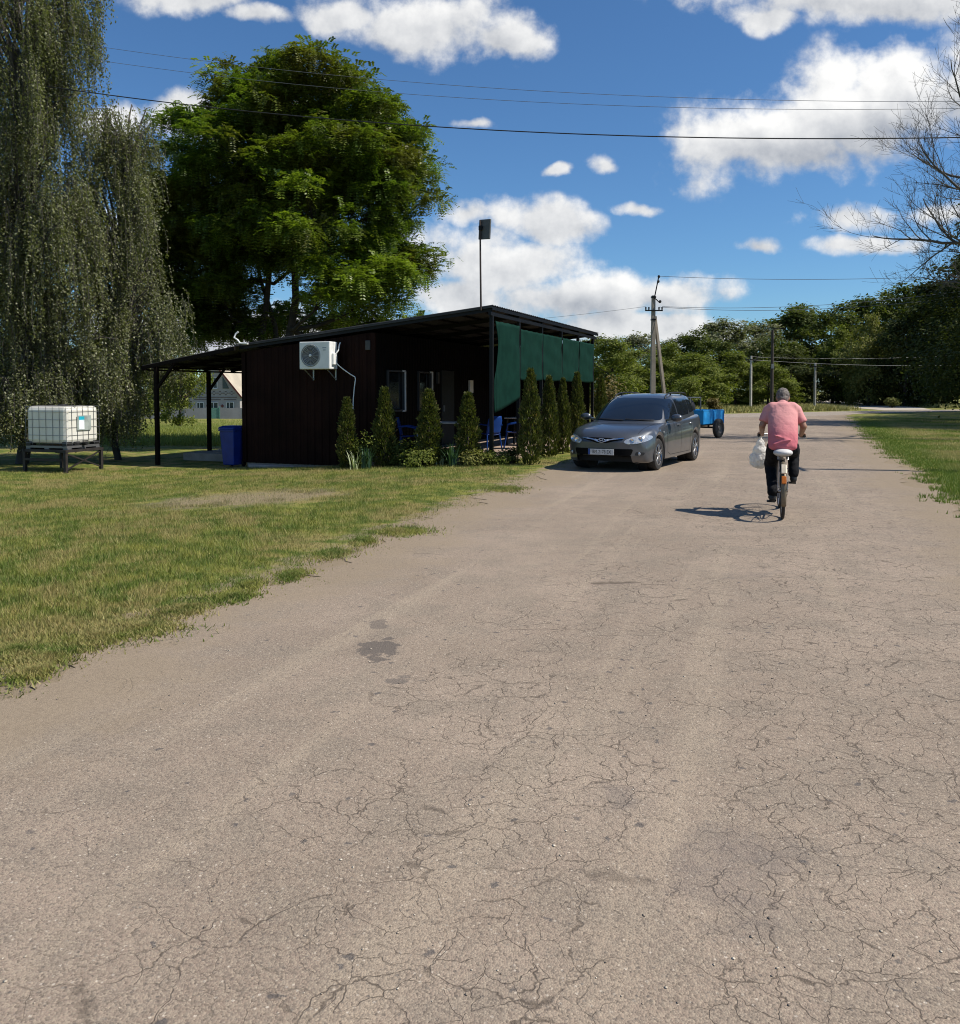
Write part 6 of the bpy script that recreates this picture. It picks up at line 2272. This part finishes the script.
# drive
CA = R(40)   # crank: left pedal low and behind, right pedal high and in front
cv = Vector((0, math.cos(CA), math.sin(CA))) * .17
mb = MB()
mb.tube([BBK + Vector((.06, 0, 0)), BBK + Vector((.075, 0, 0)) + cv], .010, 8); mb.tube([BBK - Vector((.06, 0, 0)), BBK - Vector((.075, 0, 0)) - cv], .010, 8); mb.tube([BBK - Vector((.06, 0, 0)), BBK + Vector((.06, 0, 0))], .018, 10)
mb.build('crank', M_STEEL, bike, smooth=50)
for s, c_ in ((1, cv), (-1, -cv)):
    MB().box(BBK + c_ + Vector((s * .13, 0, 0)), (.10, .085, .022)).build('pedal', M_BLACK, bike, bevel=.005)
mb = MB(); mb.lathe([(.03, -.003), (.095, -.003), (.098, 0), (.095, .003), (.03, .003)], 36, Matrix.Translation(BBK + Vector((.052, 0, 0))) @ Matrix.Rotation(R(90), 4, 'Y')); mb.lathe([(.02, -.003), (.038, 0), (.02, .003)], 20, Matrix.Translation((.052, 0, WR)) @ Matrix.Rotation(R(90), 4, 'Y'))
mb.tube([BBK + Vector((.052, 0, .097)), (.052, 0, WR + .037)], .005, 5); mb.tube([BBK + Vector((.052, 0, -.097)), (.052, 0, WR - .037)], .005, 5)
mb.build('chain', M_STEEL, bike, smooth=50)
mb = MB(); mb.bar((-.05, .10, .30), (-.055, -.14, .28), .012, .012); mb.build('kickstand', M_BK, bike)

# ------------------------------------------------------------------ rider
man = thing('person', 'grey haired person in faded pink t-shirt and black trousers riding the bicycle', 'person', (BX, BY, 0.006), BROT)
t = NT('tanned skin')
nn = t.noise(18, 4, .6, t.obj())
c = t.mix(t.smooth(nn.outputs['Fac'], .35, .65), (.30, .155, .095), (.37, .20, .13))
p = t.princ(Base_Color=c, Roughness=.5); p.inputs['Subsurface Weight'].default_value = .08; p.inputs['Subsurface Radius'].default_value = (.6, .25, .15); p.inputs['Subsurface Scale'].default_value = .01
M_SKIN = t.done(p.outputs[0])
V3 = Vector
hip = {s: V3((s * .095, .20, .885)) for s in (-1, 1)}
ped = {1: BBK + cv + V3((.145, 0, .0)), -1: BBK - cv + V3((-.115, 0, .0))}
ank = {s: ped[s] + V3((0, -.075, .105)) for s in (-1, 1)}
knee = {1: V3((.150, .64, .78)), -1: V3((-.135, .60, .62))}
sho = {s: V3((s * .155, .50, 1.35)) for s in (-1, 1)}
hnd = {s: c0_ + V3((s * .255, -.115, .012)) for s in (-1, 1)}
elb = {1: V3((.255, .47, 1.13)), -1: V3((-.245, .45, 1.135))}
neck0 = V3((0, .515, 1.40)); head = V3((.005, .615, 1.495))
b = MB()
b.capsule(V3((0, .21, .90)), V3((0, .31, 1.12)), .095, .095); b.capsule(V3((0, .31, 1.12)), V3((0, .46, 1.32)), .095, .085)
b.capsule(V3((-.11, .48, 1.345)), V3((.11, .48, 1.345)), .065, .065)
b.capsule(neck0 - V3((0, .02, .05)), head + V3((0, -.02, -.03)), .064, .060)
hm = Matrix.Rotation(R(-22), 3, 'X')
b.ellipsoid(head, (.075, .098, .112), 20, 14, hm); b.ellipsoid(head + hm @ V3((0, .03, -.055)), (.058, .070, .062), 16, 10, hm)
b.ellipsoid(head + hm @ V3((0, .102, -.012)), (.014, .022, .026), 10, 8, hm)        # nose
b.ellipsoid(head + hm @ V3((0, .088, -.062)), (.028, .014, .010), 10, 6, hm)        # lips
for s in (-1, 1):
    b.ellipsoid(head + hm @ V3((s * .077, -.012, -.012)), (.012, .020, .032), 10, 8, hm)   # ears
    b.capsule(sho[s], elb[s], .048, .042); b.capsule(elb[s], hnd[s] + V3((-s * .012, -.055, .012)), .043, .029)
    b.capsule(hip[s], knee[s], .085, .058); b.capsule(knee[s], ank[s], .055, .036); b.capsule(ank[s], ped[s] + V3((0, .10, .05)), .036, .032)
    # hand: palm over the grip, five bent fingers closed round it
    gd = (V3((s * .063, -.11, -.014))).normalized()      # along the grip, outwards
    pc = hnd[s] + V3((0, -.010, .024))
    b.ellipsoid(pc, (.040, .046, .020), 12, 8)
    up_v = V3((0, 0, 1)); fw = up_v.cross(gd) * s
    if fw.y < 0:
        fw = -fw
    for k, lf in enumerate((1.0, 1.08, 1.0, .82)):
        o = hnd[s] + gd * (-.036 + .024 * k)
        r0 = .0095 - .0008 * (k == 3)
        p0 = o + up_v * .030 + fw * .012; p1 = o + fw * .036 * lf + up_v * .014; p2 = o + fw * .026 * lf - up_v * .020; p3 = o - fw * .006 - up_v * .026 * lf
        b.capsule(p0, p1, r0, r0 * .95, 8); b.capsule(p1, p2, r0 * .95, r0 * .9, 8); b.capsule(p2, p3, r0 * .9, r0 * .8, 8)
    o = hnd[s] - gd * .045
    b.capsule(pc - gd * .020, o + V3((0, -.018, .004)), .013, .011, 8); b.capsule(o + V3((0, -.018, .004)), o - gd * .010 + V3((0, -.010, -.022)), .011, .009, 8)
fuse('body', b, .0065, 4, M_SKIN, man)
for s in (-1, 1):
    MB().ellipsoid(head + hm @ V3((s * .030, .088, .012)), (.011, .008, .008), 10, 8, hm).build('eye', M_WHITE, man, smooth=60)

# hair: short, grey
h_ = MB()
h_.ellipsoid(head + hm @ V3((0, -.014, .022)), (.084, .098, .103), 22, 16, hm)
h_.ellipsoid(head + hm @ V3((0, -.055, -.035)), (.066, .055, .060), 16, 10, hm)
hr = fuse('hair', h_, .006, 2, pmat('grey hair', (.16, .135, .12), .75, 0, .4, 40, bump=.8, bscale=160), man)
tm_ = hr.modifiers.new('tuft', 'DISPLACE')
tx = bpy.data.textures.new('tuft', 'CLOUDS'); tx.noise_scale = .022
tm_.texture = tx; tm_.strength = .016

# t-shirt
s_ = MB()
def slab(mb, c, r, tilt):
    mb.ellipsoid(c, r, 24, 16, Matrix.Rotation(R(tilt), 3, 'X'))
for k in range(25):
    u = k / 24
    c_ = V3((0, .18 + .06 * u + .22 * u ** 1.5, .885 + .455 * u))
    wx_ = .176 + .010 * math.sin(u * 3.1) - .004 * u
    slab(s_, c_, (wx_, .132 - .022 * u, .085), -12 - 30 * u)
for s in (-1, 1):
    s_.capsule(neck0 + V3((s * .03, -.03, -.015)), sho[s] + V3((-s * .03, -.015, -.01)), .062, .068)
s_.capsule(V3((-.12, .47, 1.355)), V3((.12, .47, 1.355)), .085, .085)
s_.capsule(neck0 - V3((0, .035, .04)), neck0 + V3((0, -.01, .0)), .085, .072)
for s in (-1, 1):
    e = sho[s].lerp(elb[s], .80)
    s_.capsule(sho[s] - V3((s * .02, .01, .0)), sho[s] + V3((s * .012, -.01, -.02)), .078, .076); s_.tube([sho[s], e], [.074, .072], 16)
# creases across the back: soft rolls at the waist
for (y, z, a, L_) in ((.068, .95, .25, .11), (.085, 1.0, -.3, .10)):
    s_.capsule(V3((-L_, y, z - a * L_)), V3((L_ * .8, y - .004, z + a * L_)), .014, .010, 8)
t = NT('faded pink cotton')
vec = t.obj()
nn = t.noise(7, 5, .6, vec); n2 = t.noise(160, 3, .6, vec)
sepz = t.node('SeparateXYZ'); t.l.new(vec, sepz.inputs[0])
fade = t.smooth(t.math('ADD', sepz.outputs[2], t.math('MULTIPLY', nn.outputs['Fac'], .2)), 1.0, 1.45)
c = t.mix(fade, (.55, .15, .18), (.63, .29, .28))
p = t.princ(Base_Color=c, Roughness=.85); p.inputs['Specular IOR Level'].default_value = .2
wv = t.noise(13, 3, .5, vec, .8)
t.l.new(t.bump(t.math('ADD', t.math('MULTIPLY', wv.outputs['Fac'], 1.0), t.math('MULTIPLY', n2.outputs['Fac'], .05)), .35, .02), p.inputs['Normal'])
M_TEE = t.done(p.outputs[0])
tee = fuse('t_shirt', s_, .008, 18, M_TEE, man)
def wrinkle(o, size, amt, depth=3):
    tx_ = bpy.data.textures.new('wrinkle', 'CLOUDS'); tx_.noise_scale = size; tx_.noise_depth = depth
    m_ = o.modifiers.new('wrinkle', 'DISPLACE'); m_.texture = tx_; m_.strength = amt; m_.mid_level = .5
wrinkle(tee, .13, .018)

# trousers
q = MB()
slab(q, V3((0, .20, .885)), (.160, .13, .075), 0)
for s in (-1, 1):
    q.capsule(hip[s] + V3((s * .0, .01, -.01)), knee[s], .102, .078); q.capsule(knee[s], ank[s] + V3((0, -.01, .05)), .074, .062)
    q.capsule(knee[s].lerp(ank[s], .5) + V3((0, -.02, 0)), ank[s] + V3((0, -.015, .02)), .062, .062)
tr_ = fuse('trousers', q, .010, 5, pmat('black cotton', (.009, .009, .011), .85, 0, .3, 12, bump=.5, bscale=30, spec=.15), man)
wrinkle(tr_, .08, .022)
# shoes
for s in (-1, 1):
    f_ = MB(); a = ank[s]; pd = ped[s]
    f_.capsule(a + V3((0, -.01, 0)), a + V3((0, -.025, -.055)), .045, .043); f_.capsule(a + V3((0, -.02, -.052)), pd + V3((s * .01, .125, .045)), .043, .034)
    f_.ellipsoid(pd + V3((s * .005, .07, .042)), (.046, .085, .032), 14, 10)
    sh_ = fuse('shoe', f_, .008, 4, pmat('black shoe', (.014, .014, .015), .5), man)

# white carrier bag hanging from the left hand
bg_p = hnd[-1] + V3((-.01, -.045, -.05))
w_ = Matrix.Translation((BX, BY, .006)) @ Matrix.Rotation(BROT, 4, 'Z')
bag = thing('carrier_bag', 'stuffed white plastic carrier bag hanging from the left handlebar grip', 'bag', w_ @ bg_p, BROT)
m_ = MB()
m_.ellipsoid((-.01, 0, -.275), (.125, .095, .125), 22, 16); m_.ellipsoid((.0, 0, -.19), (.095, .075, .12), 18, 14); m_.ellipsoid((.0, 0, -.10), (.055, .045, .10), 14, 10); m_.capsule((0, 0, -.05), (.01, .01, .035), .022, .012)
m_.ellipsoid((-.06, .02, -.31), (.075, .07, .08), 14, 10); m_.ellipsoid((.07, -.02, -.29), (.06, .06, .09), 14, 10)
for k in range(9):
    a = k * .7; m_.capsule((.11 * math.cos(a), .085 * math.sin(a), -.24), (.015 * math.cos(a), .015 * math.sin(a), -.02), .010, .006, 6)
t = NT('thin white plastic bag')
nn = t.noise(9, 4, .6, t.obj(), 1.5)
p = t.princ(Base_Color=(.84, .82, .78), Roughness=.35)
t.l.new(t.bump(nn.outputs['Fac'], .5, .04), p.inputs['Normal'])
tr = t.node('BsdfTranslucent'); t.set(tr.inputs['Color'], (.86, .83, .76))
mx = t.node('MixShader'); mx.inputs[0].default_value = .4
t.l.new(p.outputs[0], mx.inputs[1]); t.l.new(tr.outputs[0], mx.inputs[2])
bb_ = fuse('pouch', m_, .008, 3, t.done(mx.outputs[0]), bag)
wrinkle(bb_, .07, .045)
